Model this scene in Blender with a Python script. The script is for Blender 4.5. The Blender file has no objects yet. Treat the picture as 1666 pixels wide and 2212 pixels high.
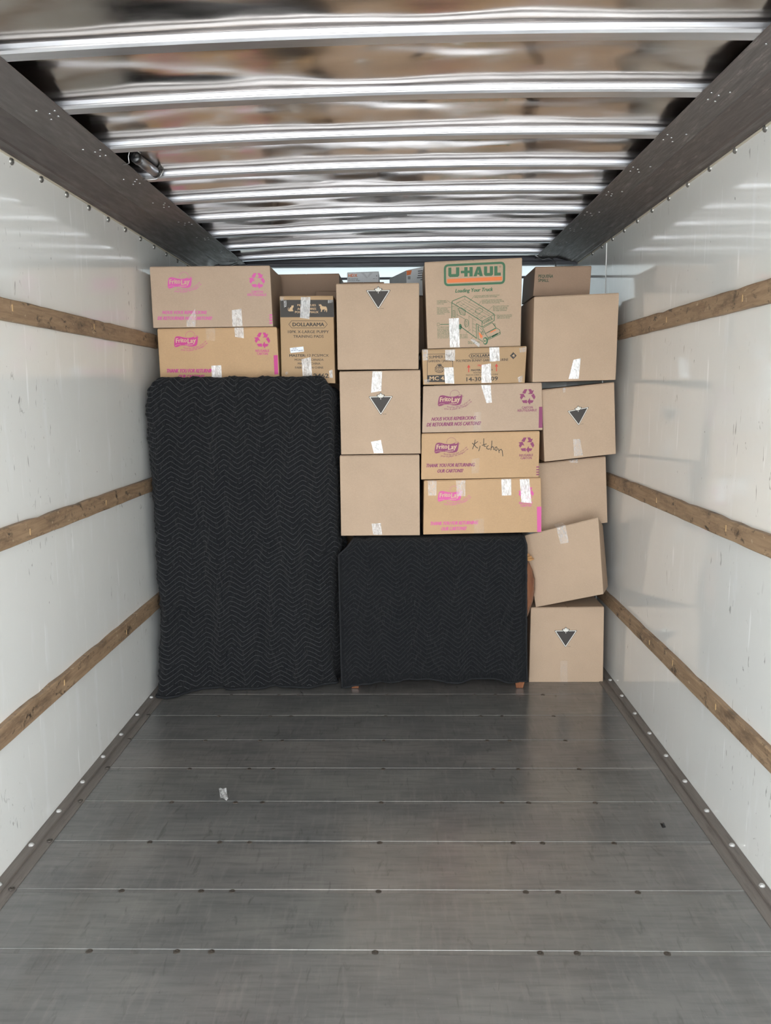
import bpy, bmesh, math, random
import numpy as np
from mathutils import Vector, Matrix

S = bpy.context.scene
C = S.collection
random.seed(4)
RNG = np.random.default_rng(11)

# ------------------------------------------------------------------ camera, sky, exposure
cam_d = bpy.data.cameras.new('camera')
cam_d.sensor_fit = 'VERTICAL'
cam_d.sensor_height = 24.0
cam_d.lens = 24.0 * 1800.0 / 2212.0
cam_d.clip_start = 0.02
cam = bpy.data.objects.new('camera', cam_d)
C.objects.link(cam)
PITCH, YAW, ROLL = 0.14127, 0.016499, 0.0066
fw = Vector((-math.sin(YAW) * math.cos(PITCH), math.cos(YAW) * math.cos(PITCH), -math.sin(PITCH)))
rt0 = Vector((math.cos(YAW), math.sin(YAW), 0))
up0 = rt0.cross(fw)
rt = rt0 * math.cos(ROLL) - up0 * math.sin(ROLL)
up = up0 * math.cos(ROLL) + rt0 * math.sin(ROLL)
M = Matrix((rt, up, -fw)).transposed().to_4x4()
M.translation = Vector((0, 0, 1.6))
cam.matrix_world = M
S.camera = cam

world = bpy.data.worlds.new('overcast_sky')
S.world = world
world.use_nodes = True
wn = world.node_tree
wn.nodes.clear()
w_out = wn.nodes.new('ShaderNodeOutputWorld')
w_bg = wn.nodes.new('ShaderNodeBackground')
w_bg.inputs['Color'].default_value = (0.90, 0.955, 1.0, 1)
w_bg.inputs['Strength'].default_value = 4.3
wn.links.new(w_bg.outputs[0], w_out.inputs[0])

# sun from the right of the truck: lights the paving outside, not the inside
sd = bpy.data.lights.new('sun', 'SUN')
sd.energy = 22.0
sd.angle = math.radians(1.0)
sd.color = (1.0, 0.97, 0.93)
sun = bpy.data.objects.new('sun', sd)
sun.rotation_euler = Vector((-0.72, -0.22, -0.70)).to_track_quat('-Z', 'Y').to_euler()
C.objects.link(sun)

# the open rear doorway, marked for the sampler (a portal emits nothing itself)
pd = bpy.data.lights.new('rear_doorway_portal', 'AREA')
pd.shape = 'RECTANGLE'
pd.size, pd.size_y = 2.5, 2.5
pd.cycles.is_portal = True
portal = bpy.data.objects.new('rear_doorway_portal', pd)
portal.location = (-0.07, -0.62, 1.23)
portal.rotation_euler = (math.radians(90), 0, 0)
C.objects.link(portal)

S.view_settings.view_transform = 'Standard'
S.view_settings.look = 'None'
S.view_settings.gamma = 1.0
S.view_settings.use_curve_mapping = False
S.view_settings.exposure = 1.5
S.cycles.max_bounces = 14
S.cycles.diffuse_bounces = 7
S.cycles.glossy_bounces = 6
S.cycles.sample_clamp_indirect = 8.0

# ------------------------------------------------------------------ helpers: materials
def srgb(r, g, b):
    f = lambda c: (c / 255 / 12.92) if c <= 10 else ((c / 255 + 0.055) / 1.055) ** 2.4
    return (f(r), f(g), f(b), 1)

class Mat:
    def __init__(s, name, col, rough=0.5, metal=0.0, spec=0.5):
        s.m = bpy.data.materials.new(name)
        s.m.use_nodes = True
        s.t = s.m.node_tree
        s.b = s.t.nodes['Principled BSDF']
        s.out = s.t.nodes['Material Output']
        if len(col) == 3:
            col = (*col, 1)
        s.b.inputs['Base Color'].default_value = col
        s.b.inputs['Roughness'].default_value = rough
        s.b.inputs['Metallic'].default_value = metal
        s.b.inputs['Specular IOR Level'].default_value = spec
        s.col = None
        s.base = col
        s.tc = s.t.nodes.new('ShaderNodeTexCoord')
    def noise(s, scale, stretch=(1, 1, 1), detail=4, rough=0.55, off=(0, 0, 0), co='Object', dist=0.0):
        mp = s.t.nodes.new('ShaderNodeMapping')
        mp.inputs['Scale'].default_value = stretch
        mp.inputs['Location'].default_value = off
        s.t.links.new(s.tc.outputs[co], mp.inputs[0])
        n = s.t.nodes.new('ShaderNodeTexNoise')
        n.inputs['Scale'].default_value = scale
        n.inputs['Detail'].default_value = detail
        n.inputs['Roughness'].default_value = rough
        n.inputs['Distortion'].default_value = dist
        s.t.links.new(mp.outputs[0], n.inputs['Vector'])
        return n.outputs['Fac']
    def ramp(s, sock, a, b, lo=0.0, hi=1.0):
        r = s.t.nodes.new('ShaderNodeMapRange')
        r.inputs['From Min'].default_value = a
        r.inputs['From Max'].default_value = b
        r.inputs['To Min'].default_value = lo
        r.inputs['To Max'].default_value = hi
        s.t.links.new(sock, r.inputs['Value'])
        return r.outputs[0]
    def math(s, op, a, b):
        n = s.t.nodes.new('ShaderNodeMath')
        n.operation = op
        for i, x in enumerate((a, b)):
            if isinstance(x, (int, float)):
                n.inputs[i].default_value = x
            else:
                s.t.links.new(x, n.inputs[i])
        return n.outputs[0]
    def mix(s, fac, col, mode='MIX'):
        n = s.t.nodes.new('ShaderNodeMix')
        n.data_type = 'RGBA'
        n.blend_type = mode
        if isinstance(fac, (int, float)):
            n.inputs['Factor'].default_value = fac
        else:
            s.t.links.new(fac, n.inputs['Factor'])
        if s.col is None:
            n.inputs['A'].default_value = s.base
        else:
            s.t.links.new(s.col, n.inputs['A'])
        n.inputs['B'].default_value = (*col[:3], 1)
        s.col = n.outputs['Result']
        s.t.links.new(s.col, s.b.inputs['Base Color'])
        return s
    def rough(s, sock):
        s.t.links.new(sock, s.b.inputs['Roughness'])
        return s
    def bump(s, sock, strength=0.2, dist=0.002):
        n = s.t.nodes.new('ShaderNodeBump')
        n.inputs['Strength'].default_value = strength
        n.inputs['Distance'].default_value = dist
        s.t.links.new(sock, n.inputs['Height'])
        old = s.b.inputs['Normal'].links
        if old:
            s.t.links.new(old[0].from_socket, n.inputs['Normal'])
        s.t.links.new(n.outputs[0], s.b.inputs['Normal'])
        return s

def mat_wall():
    k = Mat('white_wall_liner', srgb(231, 231, 227), 0.12, 0, 0.8)
    k.mix(k.ramp(k.noise(1.1, (1, 1, 1), 5), 0.35, 0.75, 0, 0.45), srgb(214, 215, 212))
    k.mix(k.ramp(k.noise(5, (1, 3.0, 0.6), 5, 0.6), 0.58, 0.76, 0, 0.6), srgb(240, 241, 241))
    patch = k.ramp(k.noise(1.7, (1, 1, 1), 2, 0.5, (5, 2, 7)), 0.50, 0.60, 0, 1)
    # dark scuffs, fine scratches and small chips, gathered in patches
    k.mix(k.math('MULTIPLY', k.ramp(k.noise(11, (1, 2.2, 1.2), 3, 0.6, (3, 1, 0), dist=1.5), 0.67, 0.76, 0, 0.7), patch), srgb(120, 119, 115))
    k.mix(k.math('MULTIPLY', k.ramp(k.noise(30, (1, 1.3, 0.35), 2, 0.5, (1, 6, 3), dist=0.6), 0.69, 0.74, 0, 0.6), patch), srgb(96, 92, 86))
    k.mix(k.ramp(k.noise(20, (1, 1.6, 0.16), 2, 0.5, (9, 4, 0)), 0.68, 0.75, 0, 0.8), srgb(250, 250, 249))
    k.mix(k.ramp(k.noise(38, (1, 1.2, 0.7), 2, 0.5, (2, 7, 5)), 0.765, 0.785, 0, 0.6), srgb(92, 90, 86))
    k.rough(k.ramp(k.noise(7, (1, 1, 1), 4), 0.3, 0.7, 0.04, 0.11))
    k.bump(k.noise(130, (1, 1, 1), 2), 0.05, 0.0004)
    k.bump(k.noise(3.0, (1, 1, 1.2), 3), 0.10, 0.002)
    return k.m

def mat_floor(i):
    k = Mat('worn_floor_plank', [srgb(108, 107, 104), srgb(112, 109, 106), srgb(105, 104, 102)][i % 3], 0.3, 0, 1.0)
    k.mix(k.ramp(k.noise(2.2, (1, 2, 1), 6, 0.6, (i, 2 * i, 0)), 0.35, 0.7, 0, 0.75), srgb(80, 81, 81))
    k.mix(k.ramp(k.noise(14, (0.35, 3.5, 1), 5, 0.6, (i * 3, 0, 0)), 0.45, 0.8, 0, 0.5), srgb(66, 67, 67))
    k.mix(k.ramp(k.noise(14, (3.2, 0.4, 1), 5, 0.6, (i * 5, 1, 0)), 0.52, 0.8, 0, 0.4), srgb(122, 118, 114))
    k.mix(k.ramp(k.noise(16, (2.6, 0.6, 1), 3, 0.6, (i * 2, 4, 0), dist=0.8), 0.60, 0.78, 0, 0.5), srgb(58, 57, 57))
    k.mix(k.ramp(k.noise(230, (1, 0.7, 1), 2, 0.5, (i, 8, 0)), 0.74, 0.78, 0, 0.5), srgb(160, 155, 150))
    k.rough(k.ramp(k.noise(5, (1, 1.5, 1), 5, 0.6, (i, 0, 0)), 0.3, 0.72, 0.17, 0.262))
    k.bump(k.noise(90, (1, 0.25, 1), 3), 0.15, 0.0006)
    return k.m

def mat_wood():
    k = Mat('worn_brown_timber', srgb(166, 140, 112), 0.55, 0, 0.4)
    k.mix(k.ramp(k.noise(10, (6, 0.5, 6), 6, 0.65, dist=0.6), 0.35, 0.7, 0, 0.9), srgb(126, 102, 80))
    k.mix(k.ramp(k.noise(5, (2, 1.0, 3), 5, 0.7, (3, 0, 2)), 0.52, 0.70, 0, 0.85), srgb(90, 74, 60))
    k.mix(k.ramp(k.noise(11, (1, 1.2, 2.0), 4, 0.7, (1, 5, 2), dist=0.5), 0.57, 0.68, 0, 0.9), srgb(50, 43, 38))
    k.mix(k.ramp(k.noise(40, (1, 0.8, 1), 3, 0.6, (7, 0, 0)), 0.66, 0.71, 0, 0.7), srgb(190, 170, 142))
    k.bump(k.noise(26, (6, 0.5, 6), 5), 0.5, 0.002)
    return k.m

def mat_kraft(name, rgb):
    k = Mat(name, srgb(*rgb), 0.62, 0, 0.25)
    d = tuple(int(c * 0.93) for c in rgb)
    l = tuple(min(255, int(c * 1.04)) for c in rgb)
    k.mix(k.ramp(k.noise(5, (1, 1, 1), 3), 0.35, 0.7, 0, 0.55), srgb(*d))
    k.mix(k.ramp(k.noise(160, (1, 1, 1.6), 3), 0.4, 0.75, 0, 0.6), srgb(*l))
    k.mix(k.ramp(k.noise(420, (1, 1, 1), 2), 0.55, 0.8, 0, 0.5), srgb(*d))
    k.bump(k.noise(2.5, (1, 1, 1), 2), 0.25, 0.006)
    k.bump(k.noise(120, (1.6, 1, 0.12), 2), 0.10, 0.0008)
    return k.m

def mat_metal(name, rgb, rough, metal=1.0, wear=None, streak=(0.4, 6, 6)):
    k = Mat(name, srgb(*rgb), rough, metal)
    k.mix(k.ramp(k.noise(8, streak, 5, 0.6), 0.35, 0.75, 0, 0.55), srgb(*[int(c * 0.82) for c in rgb]))
    if wear:
        k.mix(k.ramp(k.noise(9, (5, 0.6, 5), 6, 0.75), 0.55, 0.68, 0, 0.8), srgb(*wear))
    k.rough(k.ramp(k.noise(22, streak, 4), 0.3, 0.7, rough * 0.8, min(1, rough * 1.25)))
    return k.m

def mat_sheet():
    k = Mat('dull_bright_roof_sheet', srgb(192, 185, 178), 0.15, 1.0)
    k.mix(k.ramp(k.noise(3, (1, 2, 1), 4), 0.35, 0.7, 0, 0.5), srgb(160, 149, 140))
    k.rough(k.ramp(k.noise(6, (0.6, 2, 1), 5, 0.6), 0.3, 0.75, 0.11, 0.255))
    k.bump(k.noise(5, (0.5, 1.6, 1), 2), 0.25, 0.004)
    k.bump(k.noise(60, (1, 1, 1), 2), 0.03, 0.001)
    return k.m

def mat_blanket():
    k = Mat('black_quilted_cloth', srgb(25, 26, 28), 0.9, 0, 0.12)
    k.mix(k.ramp(k.noise(9, (1, 1, 1), 4), 0.4, 0.7, 0, 0.6), srgb(19, 20, 23))
    k.mix(k.ramp(k.noise(170, (1, 1, 1), 2), 0.62, 0.8, 0, 0.4), srgb(52, 53, 56))
    k.b.inputs['Sheen Weight'].default_value = 0.05
    k.b.inputs['Sheen Roughness'].default_value = 0.6
    k.bump(k.noise(48, (2.2, 1, 0.6), 4, 0.65), 1.0, 0.012)
    k.bump(k.noise(420, (1, 1, 1), 2), 0.3, 0.001)
    return k.m

TAPES = {}
def mat_tape(kk):
    kk = round(kk * 4) / 4
    if kk in TAPES:
        return TAPES[kk]
    k = Mat('clear_packing_tape', srgb(250, 250, 249), 0.2, 0, 1.0)
    wr = k.noise(60, (1.0, 1, 0.45), 4, 0.7, dist=1.5)
    k.bump(wr, 0.55, 0.005)
    tr = k.t.nodes.new('ShaderNodeBsdfTransparent')
    mx = k.t.nodes.new('ShaderNodeMixShader')
    f = k.ramp(k.noise(70, (1.3, 1, 0.5), 4, 0.7, (3, 0, 1), dist=1.0), 0.35, 0.62, 0.03 + 0.5 * kk, min(0.98, 0.12 + 0.9 * kk))
    k.t.links.new(f, mx.inputs[0])
    k.t.links.new(tr.outputs[0], mx.inputs[1])
    k.t.links.new(k.b.outputs[0], mx.inputs[2])
    k.t.links.new(mx.outputs[0], k.out.inputs['Surface'])
    TAPES[kk] = k.m
    return k.m

INK = {}
def ink(n):
    if n not in INK:
        rgb = {'pink': (205, 92, 160), 'deep_pink': (190, 68, 134), 'pink2': (205, 92, 152), 'purple': (134, 66, 100), 'charcoal': (66, 62, 58),
               'green': (66, 106, 78), 'dark_green': (46, 70, 52), 'orange': (220, 122, 72), 'red': (196, 74, 62), 'kraft_dark': (196, 166, 130),
               'kraft_print': (196, 168, 140), 'ink_blue': (84, 98, 128), 'ink_grey': (92, 94, 98), 'pale_grey': (186, 188, 190),
               'marker': (62, 58, 54), 'emblem_dark': (64, 60, 57), 'emblem_white': (218, 216, 208), 'white': (226, 230, 234),
               'kraft_pink': (200, 170, 142)}[n]
        INK[n] = Mat('print_' + n, srgb(*rgb), 0.6, 0, 0.3).m
    return INK[n]

WALL = mat_wall()
FLOORS = [mat_floor(i) for i in range(3)]
WOOD = mat_wood()
KRAFT = {'plain': mat_kraft('kraft_board', (178, 154, 131)), 'warm': mat_kraft('kraft_board_warm', (186, 153, 117)),
         'grey': mat_kraft('kraft_board_grey', (178, 155, 134)), 'tan': mat_kraft('kraft_board_tan', (173, 144, 110)),
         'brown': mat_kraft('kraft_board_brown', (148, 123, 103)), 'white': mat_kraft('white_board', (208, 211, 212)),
         'dark': mat_kraft('black_board', (46, 44, 44))}
SHEET = mat_sheet()
BOW = mat_metal('aluminium_roof_bow', (204, 206, 211), 0.36, 0.95, None, (0.3, 2, 2))
RAIL = mat_metal('grey_steel_rail', (108, 102, 100), 0.5, 0.6, None, (2.0, 0.3, 2.0))
RAIL_R = mat_metal('scraped_steel_rail', (108, 102, 100), 0.5, 0.6, (150, 142, 138), (6, 0.4, 6))
HEAD = mat_metal('dark_steel_header', (78, 78, 82), 0.45, 0.6)
KICK = mat_metal('dirty_steel_strip', (122, 115, 109), 0.5, 0.3, (96, 88, 82), (6, 0.6, 6))
STEEL = Mat('zinc_screw', srgb(170, 170, 170), 0.3, 1.0).m
SCREW = Mat('worn_floor_screw', srgb(84, 78, 72), 0.4, 0.6).m
RIVET = Mat('grey_rivet_head', srgb(132, 130, 126), 0.35, 0.8).m
BOLT = Mat('bright_zinc_bolt', srgb(206, 206, 204), 0.3, 0.6).m
BLANKET = mat_blanket()
THREAD_DIM = Mat('dark_stitch_thread', srgb(70, 71, 73), 0.8).m
THREAD = Mat('grey_stitch_thread', srgb(90, 90, 92), 0.8).m
BIND = Mat('black_edge_binding', srgb(36, 37, 39), 0.85, 0, 0.2).m
BLACK = Mat('black_plastic', srgb(26, 26, 28), 0.3).m
SILVER = Mat('brushed_silver', srgb(168, 168, 172), 0.32, 1.0).m
PLUG = Mat('pale_timber_plug', srgb(178, 146, 104), 0.7).m
STICKER = Mat('white_paper_sticker', srgb(226, 230, 236), 0.5).m
def mat_cherry():
    k = Mat('reddish_cherry_wood', srgb(140, 94, 68), 0.2, 0, 0.5)
    k.mix(k.ramp(k.noise(7, (2, 2, 0.6), 5, 0.6, dist=1.4), 0.4, 0.65, 0, 0.8), srgb(104, 62, 42))
    k.mix(k.ramp(k.noise(4, (1, 1, 1), 3), 0.5, 0.7, 0, 0.5), srgb(176, 112, 76))
    return k.m
CHERRY = mat_cherry()
GOLD = Mat('light_edge_moulding', srgb(186, 140, 88), 0.3).m
ASPHALT = Mat('outside_concrete', srgb(160, 161, 161), 0.9).m

# ------------------------------------------------------------------ helpers: objects
def link(name, me, mats, parent=None, loc=None, smooth=False):
    if not isinstance(mats, (list, tuple)):
        mats = [mats]
    for m in mats:
        me.materials.append(m)
    o = bpy.data.objects.new(name, me)
    C.objects.link(o)
    if loc is not None:
        o.location = loc
    if parent is not None:
        o.parent = parent
    if smooth:
        me.polygons.foreach_set('use_smooth', [True] * len(me.polygons))
    return o

def raw(name, verts, faces):
    me = bpy.data.meshes.new(name)
    me.from_pydata([tuple(v) for v in verts], [], faces)
    me.update()
    return me

def bm_mesh(name, bm):
    me = bpy.data.meshes.new(name)
    bmesh.ops.recalc_face_normals(bm, faces=bm.faces)
    bm.to_mesh(me)
    bm.free()
    return me

def hexa(bm, p, bevel=0.0, seg=2):
    """eight corners: front TL TR BR BL, back TL TR BR BL"""
    v = [bm.verts.new(q) for q in p]
    fs = [bm.faces.new([v[i] for i in f]) for f in ((3, 2, 1, 0), (4, 5, 6, 7), (0, 1, 5, 4), (1, 2, 6, 5), (2, 3, 7, 6), (3, 0, 4, 7))]
    if bevel:
        es = list({e for f in fs for e in f.edges})
        bmesh.ops.bevel(bm, geom=es, offset=bevel, segments=seg, affect='EDGES', profile=0.6)

def box_pts(x0, x1, y0, y1, z0, z1):
    return [(x0, y0, z1), (x1, y0, z1), (x1, y0, z0), (x0, y0, z0), (x0, y1, z1), (x1, y1, z1), (x1, y1, z0), (x0, y1, z0)]

def slab(name, x0, x1, y0, y1, z0, z1, m, parent=None, bevel=0.0):
    bm = bmesh.new()
    hexa(bm, box_pts(x0, x1, y0, y1, z0, z1), bevel)
    return link(name, bm_mesh(name, bm), m, parent)

def tube_bm(bm, pts, r, n=8, caps=True):
    pts = [Vector(p) for p in pts]
    rings = []
    for i, p in enumerate(pts):
        t = (pts[min(i + 1, len(pts) - 1)] - pts[max(i - 1, 0)]).normalized()
        a = t.orthogonal().normalized() if i == 0 else (rings[-1][1] - t * rings[-1][1].dot(t)).normalized()
        b = t.cross(a)
        rr = r[i] if isinstance(r, (list, tuple)) else r
        rings.append(([bm.verts.new(p + (a * math.cos(k * 2 * math.pi / n) + b * math.sin(k * 2 * math.pi / n)) * rr) for k in range(n)], a))
    for i in range(len(rings) - 1):
        A, B = rings[i][0], rings[i + 1][0]
        for k in range(n):
            bm.faces.new((A[k], A[(k + 1) % n], B[(k + 1) % n], B[k]))
    if caps:
        bm.faces.new(rings[0][0])
        bm.faces.new(list(reversed(rings[-1][0])))

def dome_mesh(name, r, h, axis, n=10, dent=True):
    """low domed fastener head pointing along axis"""
    bm = bmesh.new()
    prof = [(r, 0), (r * 0.96, h * 0.45), (r * 0.7, h * 0.85), (r * 0.35, h)]
    rings = [[bm.verts.new((rr * math.cos(a * 2 * math.pi / n), rr * math.sin(a * 2 * math.pi / n), z)) for a in range(n)] for rr, z in prof]
    for A, B in zip(rings, rings[1:]):
        for k in range(n):
            bm.faces.new((A[k], A[(k + 1) % n], B[(k + 1) % n], B[k]))
    if dent:
        c = bm.verts.new((0, 0, h * 0.45))
        for k in range(n):
            bm.faces.new((rings[-1][k], rings[-1][(k + 1) % n], c))
    else:
        bm.faces.new(rings[-1])
    me = bm_mesh(name, bm)
    me.transform(Vector((0, 0, 1)).rotation_difference(Vector(axis)).to_matrix().to_4x4())
    return me

def copy_of(o, parent, loc):
    c = o.copy()
    C.objects.link(c)
    c.parent = parent
    c.location = loc
    return c

def grid_mesh(name, P):
    """P: array (rows, cols, 3)"""
    r, c, _ = P.shape
    idx = np.arange(r * c).reshape(r, c)
    q = np.stack([idx[:-1, :-1], idx[:-1, 1:], idx[1:, 1:], idx[1:, :-1]], -1).reshape(-1, 4)
    me = bpy.data.meshes.new(name)
    me.vertices.add(r * c)
    me.vertices.foreach_set('co', P.reshape(-1).astype(np.float32))
    me.loops.add(q.size)
    me.loops.foreach_set('vertex_index', q.reshape(-1).astype(np.int32))
    me.polygons.add(len(q))
    me.polygons.foreach_set('loop_start', np.arange(0, q.size, 4).astype(np.int32))
    me.update(calc_edges=True)
    me.validate()
    return me

def waves(n, lx, ly, seed):
    r = np.random.default_rng(seed)
    k = []
    for _ in range(n):
        k.append((2 * math.pi / r.uniform(*lx) * r.choice((-1, 1)), 2 * math.pi / r.uniform(*ly), r.uniform(0, 6.28), r.uniform(0.5, 1)))
    def f(x, y):
        s = 0
        for a, b, p, w in k:
            s = s + w * np.sin(a * x + b * y + p)
        return s / math.sqrt(n)
    return f

def structure(o):
    o['kind'] = 'structure'
    return o

def thing(o, label, cat, group=None):
    o['label'] = label
    o['category'] = cat
    if group:
        o['group'] = group
    return o

def root(name, loc, label, cat, group=None):
    o = bpy.data.objects.new(name, None)
    o.empty_display_size = 0.05
    o.location = loc
    C.objects.link(o)
    return thing(o, label, cat, group)

# ------------------------------------------------------------------ the truck body
XL, XR = -1.337, 1.190
Y0, Y1 = -0.62, 6.0
ZL, ZR = 2.424, 2.452          # lower lips of the two roof rails

def make_wall(name, x_in, side, ztop):
    w = slab(name, min(x_in, x_in + side * 0.04), max(x_in, x_in + side * 0.04), Y0, Y1 + 0.02, -0.03, 2.60, WALL)
    return structure(w)
wl = make_wall('wall_left', XL, -1, ZL)
wr = make_wall('wall_right', XR, 1, ZR)

def timber(parent, x_in, side, z0, z1, ya, yb, seed, proud=0.022):
    r = np.random.default_rng(seed)
    ys = np.linspace(ya, yb, 70)
    V, F = [], []
    for i, y in enumerate(ys):
        j = r.normal(0, 0.0007, 4)
        chip = 0.004 if r.random() < 0.08 else 0
        zc = z0 + (z1 - z0) * 0
        a, b = z0 + j[0], z1 + j[1] - chip
        x0, x1 = x_in, x_in - side * proud
        xe = x_in - side * (proud - 0.003)
        V += [(x0, y, a), (xe, y, a), (x1, y, a + 0.003), (x1 + side * abs(j[2]), y, b - 0.004), (xe, y, b), (x0, y, b)]
        if i:
            o = (i - 1) * 6
            for k in range(6):
                F.append((o + k, o + (k + 1) % 6, o + 6 + (k + 1) % 6, o + 6 + k))
    F.append(tuple(range(6)))
    n = (len(ys) - 1) * 6
    F.append(tuple(range(n + 5, n - 1, -1)))
    me = raw('wooden_rail', V, F)
    bm = bmesh.new(); bm.from_mesh(me); bmesh.ops.recalc_face_normals(bm, faces=bm.faces); bm.to_mesh(me); bm.free()
    return link('wooden_rail', me, WOOD, parent)

plug_me = bpy.data.meshes.new('timber_plug')
bm = bmesh.new()
hexa(bm, box_pts(-0.0015, 0.0015, -0.004, 0.004, -0.012, 0.012), 0.001, 1)
bm.to_mesh(plug_me); bm.free()
plug_me.materials.append(PLUG)
def plugs(rail, x, pts):
    for y, z in pts:
        o = bpy.data.objects.new('timber_plug', plug_me)
        C.objects.link(o); o.parent = rail; o.location = (x, y, z)
lr = [(1.852, 1.926, [(2.89, 1.897), (3.66, 1.894), (1.9, 1.89)]), (1.091, 1.161, [(2.91, 1.12), (3.69, 1.123), (2.1, 1.12)]), (0.442, 0.517, [(3.87, 0.47), (3.12, 0.486), (2.4, 0.48)])]
rr_ = [(1.876, 1.951, [(3.73, 1.91), (2.92, 1.912), (2.1, 1.91)]), (1.077, 1.148, [(3.77, 1.112), (2.96, 1.115), (2.1, 1.11)]), (0.404, 0.474, [(3.79, 0.44), (2.97, 0.444), (3.46, 0.45), (2.3, 0.44)])]
for i, (a, b, pl) in enumerate(lr):
    t = timber(wl, XL, -1, a, b, Y0 + 0.1, 5.6 if i else 4.62, 20 + i)
    plugs(t, XL + 0.022, pl)
for i, (a, b, pl) in enumerate(rr_):
    t = timber(wr, XR, 1, a, b, Y0 + 0.1, 5.5 if i else 4.61, 30 + i)
    plugs(t, XR - 0.022, pl)

rv = dome_mesh('rivet', 0.0130, 0.009, (1, 0, 0), 12)
rv.materials.append(RIVET)
rv2 = rv.copy(); rv2.transform(Matrix.Rotation(math.pi, 4, 'Z'))
for k in range(16):
    y = 1.79 + 0.2425 * k
    for par, x, z, me, dy in ((wl, XL, 2.403, rv, 0.0), (wr, XR, 2.440, rv2, -0.145)):
        o = bpy.data.objects.new('rivet', me)
        C.objects.link(o); o.parent = par; o.location = (x, y + dy, z)
slab('joint_strip', XR - 0.004, XR, 4.93, 5.0, 0.0, 2.45, WALL, wr, 0.001)

# roof rails along the tops of the walls
def rail(name, x_wall, side, z0, width, m):
    # side = +1 : profile runs towards +x from the wall
    prof = [(0, z0 - 0.004), (0.012, z0 - 0.004), (0.016, z0), (0.045, z0 + 0.001), (0.052, z0 + 0.006), (0.150, z0 + 0.031), (0.160, z0 + 0.026),
            (width - 0.002, z0 + 0.026), (width, z0 + 0.029), (width - 0.002, z0 + 0.031), (0.156, z0 + 0.036), (0.04, z0 + 0.026), (0, z0 + 0.020)]
    V, F = [], []
    ys = (Y0, Y1)
    n = len(prof)
    for y in ys:
        V += [(x_wall + side * a, y, z) for a, z in prof]
    F = [(k, (k + 1) % n, n + (k + 1) % n, n + k) for k in range(n)] + [tuple(range(n)), tuple(range(2 * n - 1, n - 1, -1))]
    me = raw(name, V, F)
    bm = bmesh.new(); bm.from_mesh(me); bmesh.ops.recalc_face_normals(bm, faces=bm.faces); bm.to_mesh(me); bm.free()
    return structure(link(name, me, m))
XIL, XIR = -1.007, 0.905
SEAL = Mat('cream_sealant_bead', srgb(196, 188, 170), 0.6).m
slab('sealant_bead', XL, XL + 0.006, Y0, 5.7, ZL - 0.011, ZL - 0.004, SEAL, wl, 0.002)
slab('sealant_bead', XR - 0.006, XR, Y0, 5.7, ZR - 0.011, ZR - 0.004, SEAL, wr, 0.002)
r1 = rail('trim_1', XL, 1, ZL, XIL - XL, RAIL)
r2 = rail('trim_2', XR, -1, ZR, XR - XIR, RAIL_R)

# roof sheet and bows
def zb(x):
    u = (x - XIL) / (XIR - XIL)
    return 2.4535 + 0.0275 * u + 0.016 * (1 - (2 * u - 1) ** 2)
BOWS = [5.576 - 0.412 * k for k in range(15)]
nx, ny = 120, 420
xs = np.linspace(XL, XR, nx)
ys = np.linspace(Y0, Y1, ny)
X, Y = np.meshgrid(xs, ys)
f1 = waves(9, (0.5, 1.6), (0.22, 0.6), 3)
f2 = waves(9, (0.15, 0.5), (0.12, 0.3), 5)
ph = np.mod(Y - 5.576, 0.412) / 0.412
bay = np.sin(np.pi * ph) ** 0.8
Z = zb(X) + 0.030 + 0.0080 * np.sin(np.pi * ph) ** 3 * (1 + 0.35 * f1(X * 0.7, Y * 0.3 + 3)) + bay * (0.0030 * f1(X, Y) + 0.0008 * f2(X, Y))
ceil = structure(link('ceiling', grid_mesh('ceiling', np.stack([X, Y, Z], -1)), SHEET, smooth=True))
def bow(y):
    # hat section, lower flange 46 mm wide, curved with the roof
    prof = [(-0.036, 0.031), (-0.036, 0.0255), (-0.049, 0.0255), (-0.0505, 0.0235), (-0.0490, 0.0130), (-0.0545, 0.0095), (-0.0545, 0.006), (-0.049, 0.0), (-0.003, 0.0), (0.0, 0.003), (0.0, 0.031)]
    n = len(prof)
    V, F = [], []
    xx = np.linspace(XIL - 0.06, XIR + 0.06, 28)
    for i, x in enumerate(xx):
        V += [(x, y + a, zb(x) + z) for a, z in prof]
        if i:
            o = (i - 1) * n
            F += [(o + k, o + (k + 1) % n, o + n + (k + 1) % n, o + n + k) for k in range(n)]
    F += [tuple(range(n)), tuple(range(len(V) - 1, len(V) - 1 - n, -1))]
    me = raw('roof_bow', V, F)
    bm = bmesh.new(); bm.from_mesh(me); bmesh.ops.recalc_face_normals(bm, faces=bm.faces); bm.to_mesh(me); bm.free()
    return link('roof_bow', me, BOW, ceil)
for y in BOWS:
    bow(y)
sc = dome_mesh('screw', 0.0045, 0.0025, (0, 0, -1), 8)
sc.materials.append(STEEL)
for y in BOWS[:10]:
    for par, x0, s, z in ((r1, XIL, -1, ZL + 0.0265), (r2, XIR, 1, ZR + 0.0265)):
        for dx, dy in ((0.03, -0.055), (0.055, -0.03), (0.035, 0.005), (0.065, 0.02), (0.085, -0.06)):
            o = bpy.data.objects.new('screw', sc)
            C.objects.link(o); o.parent = par
            o.location = (x0 + s * dx + random.uniform(-.006, .006), y + dy + random.uniform(-.008, .008), z - 0.0008)

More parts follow.
